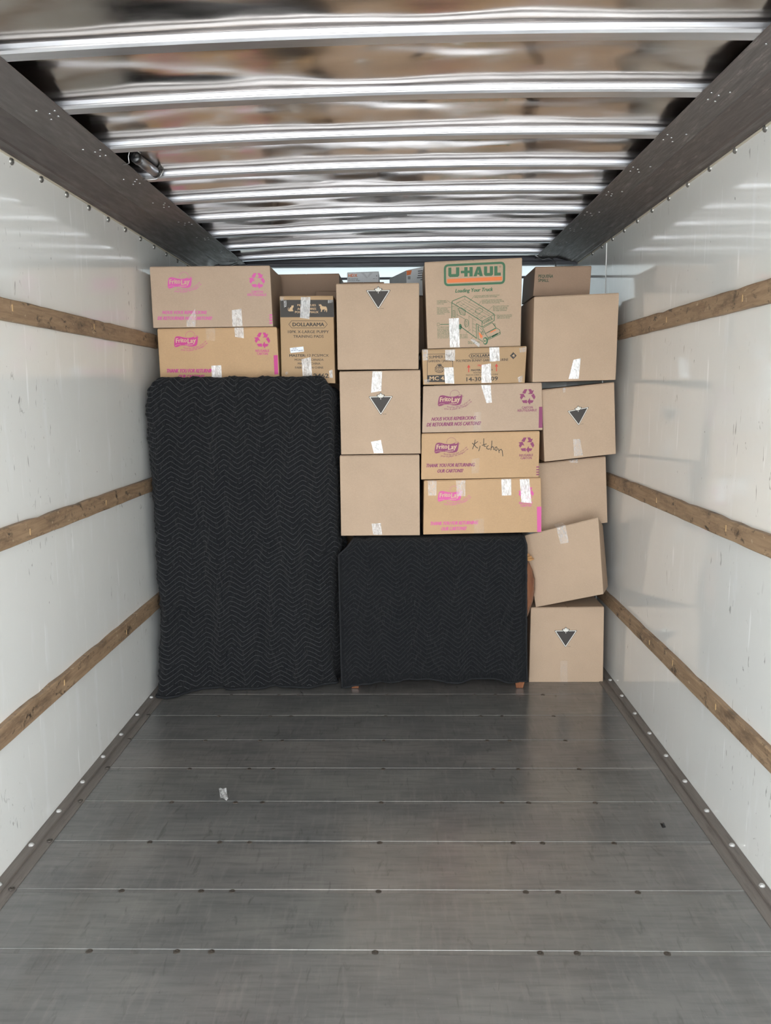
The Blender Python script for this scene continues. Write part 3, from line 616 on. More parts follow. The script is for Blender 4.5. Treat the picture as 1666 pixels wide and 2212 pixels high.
 'H': {'c':[(0.1362,4.45,2.2716),(0.6408,4.45,2.2891),(0.6398,4.45,1.8412),(0.152,4.45,1.8305)],'depth':0.42,'items':[('S',[(0.2083,0.0924),(0.2101,0.0769),(0.2148,0.0649),(0.2226,0.0563),(0.2334,0.0511),(0.2473,0.0493),(0.7773,0.048),(0.7911,0.0497),(0.8019,0.0548),(0.8095,0.0633),(0.8141,0.0752),(0.8157,0.0905),(0.8157,0.2324),(0.8142,0.2477),(0.8095,0.2596),(0.8018,0.2681),(0.7909,0.2732),(0.777,0.2749),(0.2447,0.2742),(0.2307,0.2724),(0.2199,0.2672),(0.2123,0.2586),(0.2078,0.2466),(0.2064,0.2311)],0.0227,'green',1,1),('P',[(0.228,0.2053),(0.7954,0.2031),(0.7957,0.2457),(0.2288,0.2493)],'orange',1),('P',[(0.2434,0.076),(0.275,0.0764),(0.2736,0.1509),(0.2865,0.151),(0.3208,0.1514),(0.322,0.077),(0.3561,0.0775),(0.3549,0.168),(0.34,0.185),(0.2559,0.1841),(0.2416,0.1667)],'green',1),('P',[(0.371,0.1177),(0.4069,0.1181),(0.4074,0.0781),(0.4416,0.0786),(0.4412,0.1186),(0.46,0.1188),(0.4604,0.0788),(0.4937,0.0793),(0.4929,0.1868),(0.4594,0.1864),(0.4598,0.1474),(0.4409,0.1471),(0.4405,0.1862),(0.4062,0.1858),(0.4066,0.1467),(0.3706,0.1463)],'green',1),('P',[(0.5006,0.1869),(0.5382,0.0798),(0.5723,0.0803),(0.5977,0.1879),(0.5642,0.1876),(0.56,0.1704),(0.542,0.1702),(0.5438,0.1465),(0.5558,0.1466),(0.5517,0.1133),(0.535,0.1872)],'green',1),('P',[(0.6091,0.0808),(0.6416,0.0812),(0.6415,0.1552),(0.669,0.1555),(0.6689,0.0816),(0.7023,0.082),(0.7025,0.1721),(0.6879,0.189),(0.6235,0.1882),(0.6089,0.171)],'green',1),('P',[(0.7151,0.0822),(0.7476,0.0826),(0.7479,0.1565),(0.7822,0.1569),(0.7824,0.19),(0.7154,0.1893)],'green',1),('S',[(0.7818,0.0898),(0.7802,0.0946),(0.7762,0.097),(0.7716,0.0959),(0.7685,0.0918),(0.7685,0.0866),(0.7715,0.0828),(0.7761,0.0821),(0.7802,0.0848)],0.0026,'green',1,1),('T','Loading Your Truck',(0.3114,0.3629),(0.7056,0.3601),0.04,'green',0.05,0.22,1),('T','Load lightweight,',(0.1176,0.4541),(0.2159,0.4571),0.0124,'green',0.02,0,1),('T','irregularly shaped',(0.1172,0.4713),(0.2225,0.4746),0.0124,'green',0.02,0,1),('T','items on top.',(0.1167,0.4885),(0.189,0.4907),0.0124,'green',0.02,0,1),('T','Pack a special box',(0.1155,0.5355),(0.2246,0.5399),0.0124,'green',0.02,0,1),('T','with the tools and',(0.1151,0.5517),(0.2243,0.5561),0.0124,'green',0.02,0,1),('T',"essentials you'll need",(0.1147,0.568),(0.2379,0.5729),0.0124,'green',0.02,0,1),('T','right away; load it last,',(0.1142,0.5843),(0.2498,0.5897),0.0124,'green',0.02,0,1),('T','unload it first.',(0.1137,0.6034),(0.1952,0.6066),0.0124,'green',0.02,0,1),('T','Stack boxes tighter with continuous boxes,',(0.5077,0.4143),(0.7726,0.4139),0.0124,'green',0.02,0,1),('T','adding overall protection and strength.',(0.5076,0.4304),(0.7483,0.4301),0.0124,'green',0.02,0,1),('T','Load sofas and dressers with their',(0.5874,0.467),(0.7947,0.4689),0.0124,'green',0.02,0,1),('T','drawers against the wall of the moving',(0.5874,0.4832),(0.8166,0.4851),0.0124,'green',0.02,0,1),('T','van to keep them from opening.',(0.5873,0.4993),(0.7731,0.5009),0.0124,'green',0.02,0,1),('T','Place washer and dryer near',(0.7017,0.54),(0.8695,0.5413),0.0124,'green',0.02,0,1),('T','the front, on the opposite',(0.7017,0.5571),(0.8521,0.5582),0.0124,'green',0.02,0,1),('T','side of the refrigerator for',(0.7018,0.5732),(0.854,0.5743),0.0124,'green',0.02,0,1),('T','even weight distribution.',(0.7018,0.5903),(0.8481,0.5913),0.0124,'green',0.02,0,1),('T','Pack electronics and other',(0.7458,0.6441),(0.9039,0.645),0.0124,'green',0.02,0,1),('T',"fragile items in the Mom's",(0.7459,0.6612),(0.9015,0.662),0.0124,'green',0.02,0,1),('T','Attic area over the cab.',(0.746,0.6773),(0.8815,0.678),0.0124,'green',0.02,0,1),('T','TO HELP LOAD YOUR TRUCK',(0.1141,0.7587),(0.3594,0.7676),0.0124,'green',0.02,0,1),('T','Load your truck in sections from',(0.1136,0.7779),(0.3592,0.7867),0.0124,'green',0.02,0,1),('T','floor to ceiling. Start with the heaviest',(0.1131,0.7941),(0.3589,0.8029),0.0124,'green',0.02,0,1),('T','on the bottom, then medium items,',(0.1127,0.8114),(0.3587,0.8201),0.0124,'green',0.02,0,1),('T','then walk the lighter items up.',(0.1122,0.8286),(0.3407,0.8366),0.0124,'green',0.02,0,1),('T','Space toward the rear of the truck.',(0.1118,0.8449),(0.4363,0.8561),0.0124,'green',0.02,0,1),('T','Secure each section with rope.',(0.1113,0.8621),(0.4361,0.8733),0.0124,'green',0.02,0,1),('T','to prevent shifting as possible.',(0.1109,0.8794),(0.4403,0.8906),0.0124,'green',0.02,0,1),('T','Place flat items',(0.4372,0.94),(0.5619,0.9414),0.0124,'green',0.02,0,1),('T','along the walls.',(0.437,0.9552),(0.5663,0.9567),0.0124,'green',0.02,0,1),('S',[(0.2688,0.6516),(0.2722,0.4701),(0.2811,0.4571),(0.4079,0.4052),(0.7124,0.6239),(0.7168,0.6335),(0.717,0.697),(0.5865,0.7682),(0.5867,0.7017),(0.2721,0.4759)],0.007,'green',0,1),('S',[(0.3596,0.7533),(0.531,0.8974)],0.0078,'green',0,1),('S',[(0.5276,0.7261),(0.5265,0.8973)],0.0061,'green',0,1),('S',[(0.5276,0.7261),(0.5865,0.7682)],0.0061,'green',0,1),('S',[(0.5867,0.7017),(0.7151,0.6306)],0.0052,'green',0,1),('S',[(0.4079,0.4052),(0.4075,0.4453),(0.3199,0.4817),(0.3195,0.5084)],0.0026,'green',0,1),('S',[(0.4075,0.4453),(0.6773,0.6273)],0.0026,'green',0,1),('S',[(0.3637,0.4644),(0.3198,0.4893)],0.0026,'green',0,1),('S',[(0.4051,0.4938),(0.3612,0.5196)],0.0026,'green',0,1),('S',[(0.4467,0.5231),(0.4027,0.5499)],0.0026,'green',0,1),('S',[(0.4884,0.5524),(0.4444,0.5802)],0.0026,'green',0,1),('S',[(0.5302,0.5816),(0.4862,0.6104)],0.0026,'green',0,1),('S',[(0.5721,0.6109),(0.5281,0.6405)],0.0026,'green',0,1),('S',[(0.6141,0.64),(0.5701,0.6706)],0.0026,'green',0,1),('S',[(0.3416,0.4902),(0.5894,0.6809)],0.0026,'green',0,1),('S',[(0.3661,0.4779),(0.6264,0.6614)],0.0026,'green',0,1),('S',[(0.3907,0.4655),(0.6633,0.6419)],0.0026,'green',0,1),('S',[(0.528,0.65),(0.563,0.6846)],0.0026,'green',0,1),('S',[(0.5676,0.6458),(0.5982,0.6689)],0.0026,'green',0,1),('S',[(0.6071,0.6416),(0.6334,0.6531)],0.0026,'green',0,1),('S',[(0.6466,0.6375),(0.6686,0.6374)],0.0026,'green',0,1),('S',[(0.6861,0.6333),(0.7036,0.6216)],0.0026,'green',0,1),('S',[(0.5197,0.5689),(0.5636,0.5468),(0.5941,0.5623),(0.5941,0.5908),(0.5458,0.6174),(0.5196,0.5974)],0.0035,'green',1,1),('S',[(0.2935,0.4978),(0.2908,0.6505)],0.0026,'green',0,1),('S',[(0.3065,0.5012),(0.3039,0.6596)],0.0026,'green',0,1),('S',[(0.3195,0.5046),(0.3169,0.6687)],0.0026,'green',0,1),('S',[(0.3326,0.508),(0.3299,0.6778)],0.0026,'green',0,1),('S',[(0.2836,0.5642),(0.3027,0.5698),(0.3015,0.6414),(0.2823,0.6358)],0.0035,'green',1,1),('S',[(0.3222,0.6135),(0.4135,0.6742),(0.4124,0.7695)],0.0035,'green',0,1),('S',[(0.3363,0.5472),(0.3714,0.5391),(0.4147,0.5695),(0.4053,0.6263),(0.3616,0.615)],0.0044,'green',1,1),('S',[(0.3451,0.5476),(0.3617,0.6055)],0.0035,'green',0,1),('S',[(0.3607,0.554),(0.374,0.6098)],0.0035,'green',0,1),('S',[(0.3764,0.5603),(0.3862,0.6141)],0.0035,'green',0,1),('S',[(0.392,0.5666),(0.3984,0.6184)],0.0035,'green',0,1),('S',[(0.4077,0.573),(0.4106,0.6227)],0.0035,'green',0,1),('S',[(0.4492,0.628),(0.4476,0.7898)],0.0026,'green',0,1),('S',[(0.4883,0.6676),(0.487,0.8388)],0.0026,'green',0,1),('S',[(0.4491,0.6375),(0.5277,0.6976)],0.0026,'green',0,1),('S',[(0.4879,0.7246),(0.5274,0.7451)],0.0026,'green',0,1),('S',[(0.4876,0.7627),(0.5272,0.7879)],0.0026,'green',0,1),('S',[(0.4873,0.8008),(0.527,0.8259)],0.0026,'green',0,1),('S',[(0.4448,0.7183),(0.4428,0.735),(0.4377,0.749),(0.4302,0.7582),(0.4214,0.7613),(0.4126,0.7576),(0.4053,0.7478),(0.4005,0.7334),(0.3989,0.7166),(0.4009,0.6999),(0.406,0.6859),(0.4136,0.6766),(0.4223,0.6736),(0.4311,0.6773),(0.4384,0.6871),(0.4432,0.7015)],0.0044,'green',1,1),('S',[(0.4289,0.7177),(0.4281,0.7272),(0.4261,0.7351),(0.4232,0.7404),(0.4198,0.7421),(0.4165,0.7401),(0.4137,0.7347),(0.4118,0.7266),(0.4113,0.7171),(0.4121,0.7076),(0.4141,0.6996),(0.417,0.6944),(0.4204,0.6926),(0.4237,0.6946),(0.4265,0.7001),(0.4283,0.7082)],0.0035,'green',1,1),('P',[(0.3728,0.7566),(0.3715,0.769),(0.3679,0.7794),(0.3626,0.7862),(0.3565,0.7885),(0.3504,0.7858),(0.3454,0.7786),(0.3421,0.7679),(0.3411,0.7555),(0.3425,0.7431),(0.3461,0.7327),(0.3513,0.7259),(0.3574,0.7236),(0.3635,0.7263),(0.3685,0.7336),(0.3718,0.7442)],'green',1),('P',[(0.6492,0.9298),(0.6472,0.9465),(0.6414,0.9605),(0.6327,0.9696),(0.6225,0.9726),(0.6122,0.969),(0.6036,0.9592),(0.5978,0.9449),(0.5958,0.9281),(0.5979,0.9114),(0.6037,0.8974),(0.6124,0.8883),(0.6226,0.8853),(0.6328,0.889),(0.6414,0.8987),(0.6472,0.9131)],'green',1),('P',[(0.6323,0.9293),(0.6312,0.9401),(0.6279,0.9493),(0.6229,0.9553),(0.6171,0.9573),(0.6113,0.9549),(0.6064,0.9486),(0.6032,0.9392),(0.602,0.9283),(0.6032,0.9174),(0.6065,0.9083),(0.6114,0.9023),(0.6172,0.9003),(0.623,0.9027),(0.6279,0.909),(0.6312,0.9183)],'kraft_print',2),('P',[(0.6252,0.929),(0.6246,0.9352),(0.6228,0.9404),(0.6202,0.9438),(0.6171,0.9449),(0.6141,0.9436),(0.6115,0.94),(0.6098,0.9347),(0.6092,0.9285),(0.6098,0.9224),(0.6115,0.9172),(0.6141,0.9138),(0.6172,0.9126),(0.6203,0.914),(0.6229,0.9176),(0.6246,0.9229)],'green',3),('S',[(0.5451,0.7505),(0.5443,0.8998),(0.5931,0.9356)],0.0052,'green',0,1),('S',[(0.5494,0.7602),(0.5935,0.8045),(0.5934,0.8425),(0.5519,0.8078)],0.0044,'green',1,1),('S',[(0.5935,0.7808),(0.6951,0.7209),(0.735,0.7811),(0.6244,0.8436)],0.0052,'green',1,1),('S',[(0.6244,0.8436),(0.7412,0.786),(0.7732,0.8061),(0.7823,0.8537),(0.651,0.9185),(0.6466,0.8823),(0.62,0.8434)],0.0052,'green',0,1),('S',[(0.6466,0.9032),(0.7822,0.8348)],0.0061,'green',0,1),('P',[(0.6883,0.8742),(0.753,0.8404),(0.7575,0.8576),(0.6937,0.8934)],'green',1),('S',[(0.6528,0.8873),(0.6777,0.8758),(0.6795,0.8929),(0.6555,0.9035)],0.0035,'green',1,1),('S',[(0.6951,0.7209),(0.7234,0.757),(0.735,0.7811)],0.0052,'green',0,1),('S',[(0.6067,0.8382),(0.6057,0.8455),(0.6028,0.8515),(0.5984,0.8555),(0.5933,0.8568),(0.5882,0.8551),(0.5839,0.8509),(0.5811,0.8446),(0.5801,0.8373),(0.5811,0.8301),(0.584,0.824),(0.5883,0.82),(0.5934,0.8188),(0.5985,0.8204),(0.6028,0.8247),(0.6057,0.8309)],0.0044,'green',1,1),('S',[(0.7278,0.7458),(0.7272,0.7504),(0.7255,0.7544),(0.7229,0.757),(0.7199,0.7578),(0.7168,0.7567),(0.7143,0.754),(0.7125,0.7499),(0.7119,0.7452),(0.7125,0.7405),(0.7142,0.7365),(0.7168,0.734),(0.7198,0.7331),(0.7228,0.7342),(0.7254,0.737),(0.7272,0.741)],0.0035,'green',1,1),('P',[(0.6714,0.8281),(0.7024,0.8102),(0.7086,0.8228),(0.6776,0.8388)],'orange',1),('P',[(0.7059,0.8104),(0.7306,0.798),(0.736,0.8095),(0.7113,0.8219)],'orange',1),('P',[(0.5509,0.8268),(0.5712,0.8417),(0.5933,0.871),(0.5843,0.8992),(0.5666,0.8843),(0.5552,0.8507)],'orange',1),('T','U-HAUL',(0.6043,0.7365),(0.7064,0.6815),0.0324,'green',0.03,0,2),('S',[(0.5034,0.4131),(0.4462,0.4869)],0.0026,'green',0,1),('S',[(0.5813,0.4668),(0.5462,0.5224)],0.0026,'green',0,1),('S',[(0.699,0.5352),(0.6379,0.5973)],0.0026,'green',0,1),('S',[(0.7388,0.6372),(0.7212,0.6365)],0.0026,'green',0,1),('S',[(0.2204,0.4469),(0.2676,0.4824)],0.0026,'green',0,1),('S',[(0.2275,0.5285),(0.2931,0.5216)],0.0026,'green',0,1),('S',[(0.4161,0.8364),(0.4653,0.7905)],0.0026,'green',0,1),('S',[(0.4687,0.9029),(0.5046,0.849)],0.0026,'green',0,1),('S',[(0.1137,0.706),(0.1357,0.7049),(0.135,0.7355),(0.1129,0.7366)],0.0026,'green',1,1),('S',[(0.1441,0.7215),(0.2367,0.723)],0.007,'green',0,1),('K',[(0.238,0.658),(0.3435,0.6544),(0.3473,0.9924),(0.2418,0.9928)],'b',0.85),('K',[(0.4597,0.9093),(0.4998,0.9059),(0.5636,0.9631),(0.5545,1.0028)],'',0.6)]},
 'I': {'c':[(0.1223,4.43,1.8261),(0.6694,4.43,1.8399),(0.6618,4.43,1.6493),(0.1295,4.43,1.6432)],'depth':0.4,'items':[('S',[(0.0508,0.1367),(0.2947,0.1495),(0.2919,0.9252),(0.0416,0.9159)],0.004,'charcoal',1,1),('T','SUMMER / ÉTÉ',(0.0662,0.2602),(0.2887,0.2605),0.0782,'charcoal',0.02,0,1),('T','GARDEN / JARDIN',(0.0554,0.3626),(0.2899,0.3675),0.0621,'charcoal',0.02,0,1),('P',[(0.0439,0.7281),(0.2926,0.7324),(0.2919,0.9252),(0.0416,0.9159)],'charcoal',1),('T','MC 45',(0.0658,0.8751),(0.2357,0.8755),0.1105,'kraft_dark',0.03,0,2),('S',[(0.2041,0.5938),(0.2007,0.6203),(0.1914,0.6424),(0.1776,0.6567),(0.1615,0.6609),(0.1454,0.6545),(0.1318,0.6383),(0.1229,0.615),(0.12,0.5879),(0.1234,0.5612),(0.1327,0.5391),(0.1465,0.5249),(0.1626,0.5208),(0.1786,0.5273),(0.1921,0.5435),(0.201,0.5668)],0.004,'charcoal',1,1),('S',[(0.118,0.5409),(0.1347,0.4836),(0.1472,0.4261),(0.1794,0.424),(0.187,0.4876),(0.2069,0.5357)],0.0048,'charcoal',0,1),('P',[(0.1832,0.4639),(0.1817,0.4745),(0.1778,0.4833),(0.172,0.489),(0.1652,0.4906),(0.1585,0.488),(0.1528,0.4815),(0.149,0.4721),(0.1477,0.4612),(0.1492,0.4506),(0.1531,0.4418),(0.1589,0.4362),(0.1657,0.4346),(0.1724,0.4372),(0.1781,0.4437),(0.1819,0.4531)],'charcoal',1),('S',[(0.13,0.5535),(0.1351,0.6123),(0.1309,0.6331)],0.004,'charcoal',0,1),('S',[(0.1412,0.5683),(0.1465,0.6131),(0.1422,0.6409)],0.004,'charcoal',0,1),('S',[(0.1526,0.5551),(0.1578,0.6139),(0.1534,0.6487)],0.004,'charcoal',0,1),('S',[(0.1638,0.5699),(0.1691,0.6147),(0.1647,0.6565)],0.004,'charcoal',0,1),('S',[(0.1752,0.5567),(0.1804,0.6155),(0.1761,0.6502)],0.004,'charcoal',0,1),('S',[(0.1864,0.5716),(0.1918,0.6163),(0.1875,0.644)],0.004,'charcoal',0,1),('S',[(0.2013,0.519),(0.1983,0.5259),(0.1899,0.5313),(0.1773,0.5345),(0.1625,0.5348),(0.1477,0.5323),(0.1351,0.5273),(0.1268,0.5206),(0.1239,0.5132),(0.1269,0.5063),(0.1354,0.5009),(0.1479,0.4977),(0.1628,0.4974),(0.1776,0.5),(0.1901,0.5049),(0.1984,0.5116)],0.0032,'charcoal',1,1),('S',[(0.4486,0.2186),(0.4685,0.1581),(0.7237,0.1601),(0.7443,0.2188),(0.725,0.2855),(0.4688,0.2826)],0.004,'charcoal',1,1),('T','DOLLARAMA',(0.4727,0.2576),(0.7111,0.257),0.0736,'charcoal',0.05,0,1),('T','POLYRESIN BUNNY GARDEN FIGURINE',(0.3268,0.3797),(0.8273,0.3823),0.0667,'charcoal',0.02,0,1),('T','FRAGILE',(0.5363,0.5157),(0.6307,0.5157),0.0506,'red',0.03,0,1),('P',[(0.4474,0.4585),(0.4645,0.5427),(0.4516,0.5418),(0.4518,0.671),(0.4437,0.6704),(0.4435,0.5412),(0.4306,0.5403)],'red',1),('P',[(0.7156,0.4511),(0.7334,0.5344),(0.7205,0.5335),(0.7219,0.6612),(0.7138,0.6607),(0.7124,0.5329),(0.6995,0.532)],'red',1),('T','MASTER:',(0.472,0.6423),(0.5669,0.6418),0.0506,'charcoal',0.05,0,1),('T','4 PCS/MCX',(0.5774,0.6425),(0.6819,0.6403),0.046,'charcoal',0.02,0,1),('T','MONTREAL CANADA',(0.4941,0.706),(0.6647,0.7054),0.0345,'charcoal',0.02,0,1),('T','MADE IN CHINA / FABRIQUÉ EN CHINE',(0.4211,0.7659),(0.7327,0.7622),0.0345,'charcoal',0.02,0,1),('T','14-30',(0.4269,0.921),(0.5692,0.9173),0.1082,'charcoal',0.03,0,1),('T','09',(0.6666,0.9157),(0.7328,0.9125),0.1082,'charcoal',0.03,0,1),('P',[(0.8422,0.2475),(0.8727,0.1527),(0.9071,0.2506),(0.8758,0.3453)],'charcoal',1),('T','4',(0.8628,0.2854),(0.8868,0.2851),0.0736,'kraft_dark',0.03,0,2),('K',[(0.222,0.0358),(0.3173,0.0332),(0.314,0.3462),(0.2203,0.3153)],'t',0.6),('K',[(0.207,0.524),(0.2998,0.5192),(0.3064,0.984),(0.2163,0.9676)],'b',0.85),('K',[(0.6427,0.0066),(0.7364,0.0154),(0.7462,0.3806),(0.6499,0.3959)],'t',0.7),('K',[(0.5716,0.477),(0.6607,0.4424),(0.6712,0.9731),(0.5729,0.9748)],'b',0.85),('K',[(0.004,0.003),(0.0579,0.0083),(0.0561,0.3016),(0.0078,0.321)],'t',0.3),('K',[(0.9292,0.056),(0.9978,0.0285),(0.9909,0.163),(0.9352,0.1694)],'t',0.3),('K',[(0.923,0.846),(0.9748,0.7813),(0.9745,0.9728),(0.9377,0.9777)],'b',0.35),('K',[(0.0089,0.8506),(0.0621,0.842),(0.0581,0.9709),(0.0154,0.9756)],'b',0.3)]},
 'J1': {'c':[(0.1289,4.41,1.637),(0.7479,4.41,1.6508),(0.7564,4.41,1.4042),(0.1228,4.41,1.3934)],'depth':0.42,'items':[('L',(0.1262,0.2072),'purple'),('R',(0.8796,0.2813),'purple'),('T','CARTON',(0.8299,0.5385),(0.9204,0.5357),0.0478,'purple',0.03,0,1),('T','RÉUTILISABLE',(0.7949,0.5979),(0.9535,0.5958),0.0478,'purple',0.03,0,1),('T','NOUS VOUS REMERCIONS',(0.0762,0.7469),(0.4496,0.7384),0.0708,'purple',0.05,0.25,1),('T','DE RETOURNER NOS CARTONS!',(0.0371,0.8656),(0.4894,0.8578),0.0743,'purple',0.05,0.25,1),('P',[(0.9728,0.5057),(1.0006,0.5058),(0.9995,0.9502),(0.9676,0.9518)],'purple',1),('K',[(0.4876,0.0204),(0.5683,0.0228),(0.5784,0.3894),(0.5338,0.3988)],'t',0.8),('K',[(0.4297,0.5831),(0.4888,0.5781),(0.4897,1.0029),(0.424,0.9991)],'b',0.08)]},
 'J2': {'c':[(0.1204,4.41,1.3897),(0.7419,4.41,1.3995),(0.7406,4.41,1.1551),(0.1178,4.41,1.1458)],'depth':0.42,'items':[('L',(0.1108,0.2051),'purple'),('R',(0.8914,0.2869),'purple'),('T','REUSABLE',(0.8322,0.5397),(0.9474,0.5367),0.0469,'purple',0.03,0,1),('T','CARTON',(0.8433,0.5997),(0.9367,0.5992),0.0469,'purple',0.03,0,1),('T','THANK YOU FOR RETURNING',(0.0389,0.7332),(0.4566,0.7331),0.0722,'purple',0.05,0.25,1),('T','OUR CARTONS!',(0.1358,0.8558),(0.3582,0.8563),0.0722,'purple',0.05,0.25,1),('P',[(0.9779,0.7634),(1.0005,0.7628),(1,0.788),(0.9774,0.7886)],'purple',1),('P',[(0.9784,0.8211),(1.0011,0.8204),(1.0006,0.8456),(0.978,0.8463)],'purple',1),('P',[(0.9789,0.8751),(1.0016,0.8745),(1.0011,0.8997),(0.9785,0.9003)],'purple',1),('P',[(0.9794,0.9274),(1.0021,0.9267),(1.0017,0.9519),(0.979,0.9526)],'purple',1),('S',[(0.4549,0.1587),(0.4485,0.2541),(0.4329,0.3616)],0.0057,'marker',0,1),('S',[(0.4292,0.2296),(0.445,0.2593),(0.4637,0.3181),(0.4794,0.3406)],0.0057,'marker',0,1),('S',[(0.4449,0.2557),(0.4784,0.1961)],0.0057,'marker',0,1),('S',[(0.4984,0.2261),(0.5013,0.2371)],0.0057,'marker',0,1),('S',[(0.4974,0.2928),(0.4929,0.3558),(0.4855,0.4059)],0.0057,'marker',0,1),('S',[(0.5274,0.1338),(0.5267,0.2312),(0.5314,0.3001),(0.5477,0.3082)],0.0057,'marker',0,1),('S',[(0.5122,0.2846),(0.5522,0.2507)],0.0057,'marker',0,1),('S',[(0.5694,0.2877),(0.5554,0.3086),(0.5529,0.35),(0.5672,0.3688),(0.5826,0.357)],0.0057,'marker',0,1),('S',[(0.5969,0.1845),(0.5948,0.289),(0.5886,0.3934)],0.0057,'marker',0,1),('S',[(0.5889,0.3429),(0.6042,0.3112),(0.6121,0.3351),(0.614,0.3893)],0.0057,'marker',0,1),('S',[(0.6374,0.3184),(0.6256,0.3358),(0.6224,0.3807),(0.6353,0.4031),(0.6435,0.3728),(0.6374,0.3184)],0.0057,'marker',0,1),('S',[(0.6547,0.3554),(0.6597,0.4549)],0.0057,'marker',0,1),('S',[(0.6593,0.4043),(0.6753,0.3745),(0.6862,0.4112),(0.6914,0.5287)],0.0057,'marker',0,1),('K',[(0.4222,0.5687),(0.4929,0.5544),(0.4915,0.8793),(0.4278,0.8851)],'',0.07)]},
 'J3': {'c':[(0.1325,4.41,1.1408),(0.7529,4.41,1.1538),(0.7623,4.41,0.8603),(0.1288,4.41,0.849)],'depth':0.42,'items':[('L',(0.1192,0.2009),'pink2'),('R',(0.8737,0.2779),'pink2'),('T','REUSABLE',(0.8126,0.4749),(0.9259,0.4731),0.0398,'pink2',0.03,0,1),('T','CARTON',(0.8245,0.5245),(0.915,0.5245),0.0398,'pink2',0.03,0,1),('T','THANK YOU FOR RETURNING',(0.055,0.8267),(0.4652,0.8251),0.0613,'pink2',0.05,0.25,1),('T','OUR CARTONS!',(0.1506,0.9297),(0.3667,0.9292),0.0613,'pink2',0.05,0.25,1),('P',[(0.9617,0.5314),(0.9999,0.5303),(0.9957,0.9956),(0.962,0.994)],'pink2',1),('K',[(0.0329,0.007),(0.1091,0.0113),(0.1089,0.2773),(0.0379,0.2766)],'t',0.2),('K',[(0.2749,0.0158),(0.3553,0.0172),(0.3537,0.301),(0.2792,0.2971)],'t',0.2),('K',[(0.6606,0.0157),(0.7446,0.0157),(0.7459,0.3094),(0.6657,0.3098)],'t',0.65),('K',[(0.8179,0.0243),(0.899,0.0227),(0.9168,0.4604),(0.8305,0.4407)],'t',0.8),('K',[(0.4285,0.7267),(0.5132,0.7232),(0.5132,1.0067),(0.4287,1.0058)],'b',0.07)]},
 'K0': {'c':[(0.7243,4.55,2.2578),(1.0212,4.55,2.26),(1.0145,4.55,2.1102),(0.7161,4.55,2.1055)],'depth':0.42,'items':[('T','PEQUEÑA',(0.0698,0.375),(0.3286,0.3847),0.1025,'dark_green',0.03,0,1),('T','SMALL',(0.0698,0.5119),(0.2585,0.5193),0.0993,'dark_green',0.03,0,1)]},
 'K1': {'c':[(0.6941,4.38,2.0843),(1.1267,4.38,2.1002),(1.1232,4.38,1.6621),(0.6937,4.38,1.6532)],'depth':0.44,'items':[('K',[(0.4842,0.7515),(0.5702,0.7357),(0.553,0.9752),(0.4321,0.974)],'b',0.9)]},
 'K2': {'c':[(0.753,4.45,1.6139),(1.1343,4.45,1.6511),(1.155,4.45,1.2739),(0.7765,4.45,1.2339)],'depth':0.42,'items':[('C',(0.4937,0.3205),0.3051,-0.085),('K',[(0.4099,0.728),(0.5053,0.7344),(0.5372,0.9672),(0.4122,0.9667)],'b',0.2),('K',[(0.2893,0.0078),(0.3306,0.0096),(0.3234,0.0665),(0.2935,0.0698)],'',0.35)]},
 'K3': {'c':[(0.7651,4.58,1.2145),(1.1336,4.58,1.2519),(1.155,4.58,0.8836),(0.7725,4.58,0.8332)],'depth':0.38,'items':[('K',[(0.4456,0),(0.5824,-0.0048),(0.5847,0.0553),(0.4693,0.0348)],'t',0.3)]},
 'K4': {'c':[(0.6847,4.49,0.8293),(1.0477,4.35,0.9494),(1.0868,4.35,0.5342),(0.7514,4.49,0.4263)],'depth':0.19,'items':[('K',[(0.438,-0.014),(0.563,-0.0095),(0.5828,0.2304),(0.4676,0.2244)],'t',0.3)]},
 'K5': {'c':[(0.7239,4.485,0.4264),(1.1265,4.485,0.4306),(1.1332,4.485,-0.0014),(0.7213,4.485,-0.0024)],'depth':0.4,'items':[('C',(0.4837,0.3099),0.3202,0),('K',[(0.4153,0.7079),(0.511,0.7084),(0.5242,0.998),(0.4214,0.9977)],'b',0.1)]},
 'C': {'c':[(-0.7272,4.98,2.289),(-0.3418,4.98,2.2922),(-0.3405,4.98,2.0042),(-0.7289,4.98,2.0072)],'depth':0.45,'items':[]},
 'D': {'c':[(-0.4732,4.9,2.1844),(-0.3191,4.9,2.1844),(-0.3212,4.9,1.8403),(-0.4768,4.9,1.8414)],'depth':0.06,'items':[]},
 'G1': {'c':[(-0.3158,4.9,2.2308),(-0.0801,4.9,2.2314),(-0.0817,4.9,1.9957),(-0.3191,4.9,1.9976)],'depth':0.3,'items':[]},
 'F2': {'c':[(0.0204,4.97,2.1585),(0.2085,4.97,2.1569),(0.209,4.97,1.8345),(0.0192,4.97,1.8359)],'depth':0.35,'items':[]},
 'F3': {'c':[(0.0191,4.95,1.8323),(0.2082,4.95,1.8309),(0.2088,4.95,1.4629),(0.0177,4.95,1.4641)],'depth':0.38,'items':[('T','21',(0.5571,0.0657),(0.6571,0.0657),0.0584,'white',0.03,0,1),('S',[(0.5714,0.1387),(0.6429,0.1387)],0.0286,'white',0,1),('S',[(0.5714,0.1825),(0.6429,0.1825)],0.0286,'white',0,1)]},
}

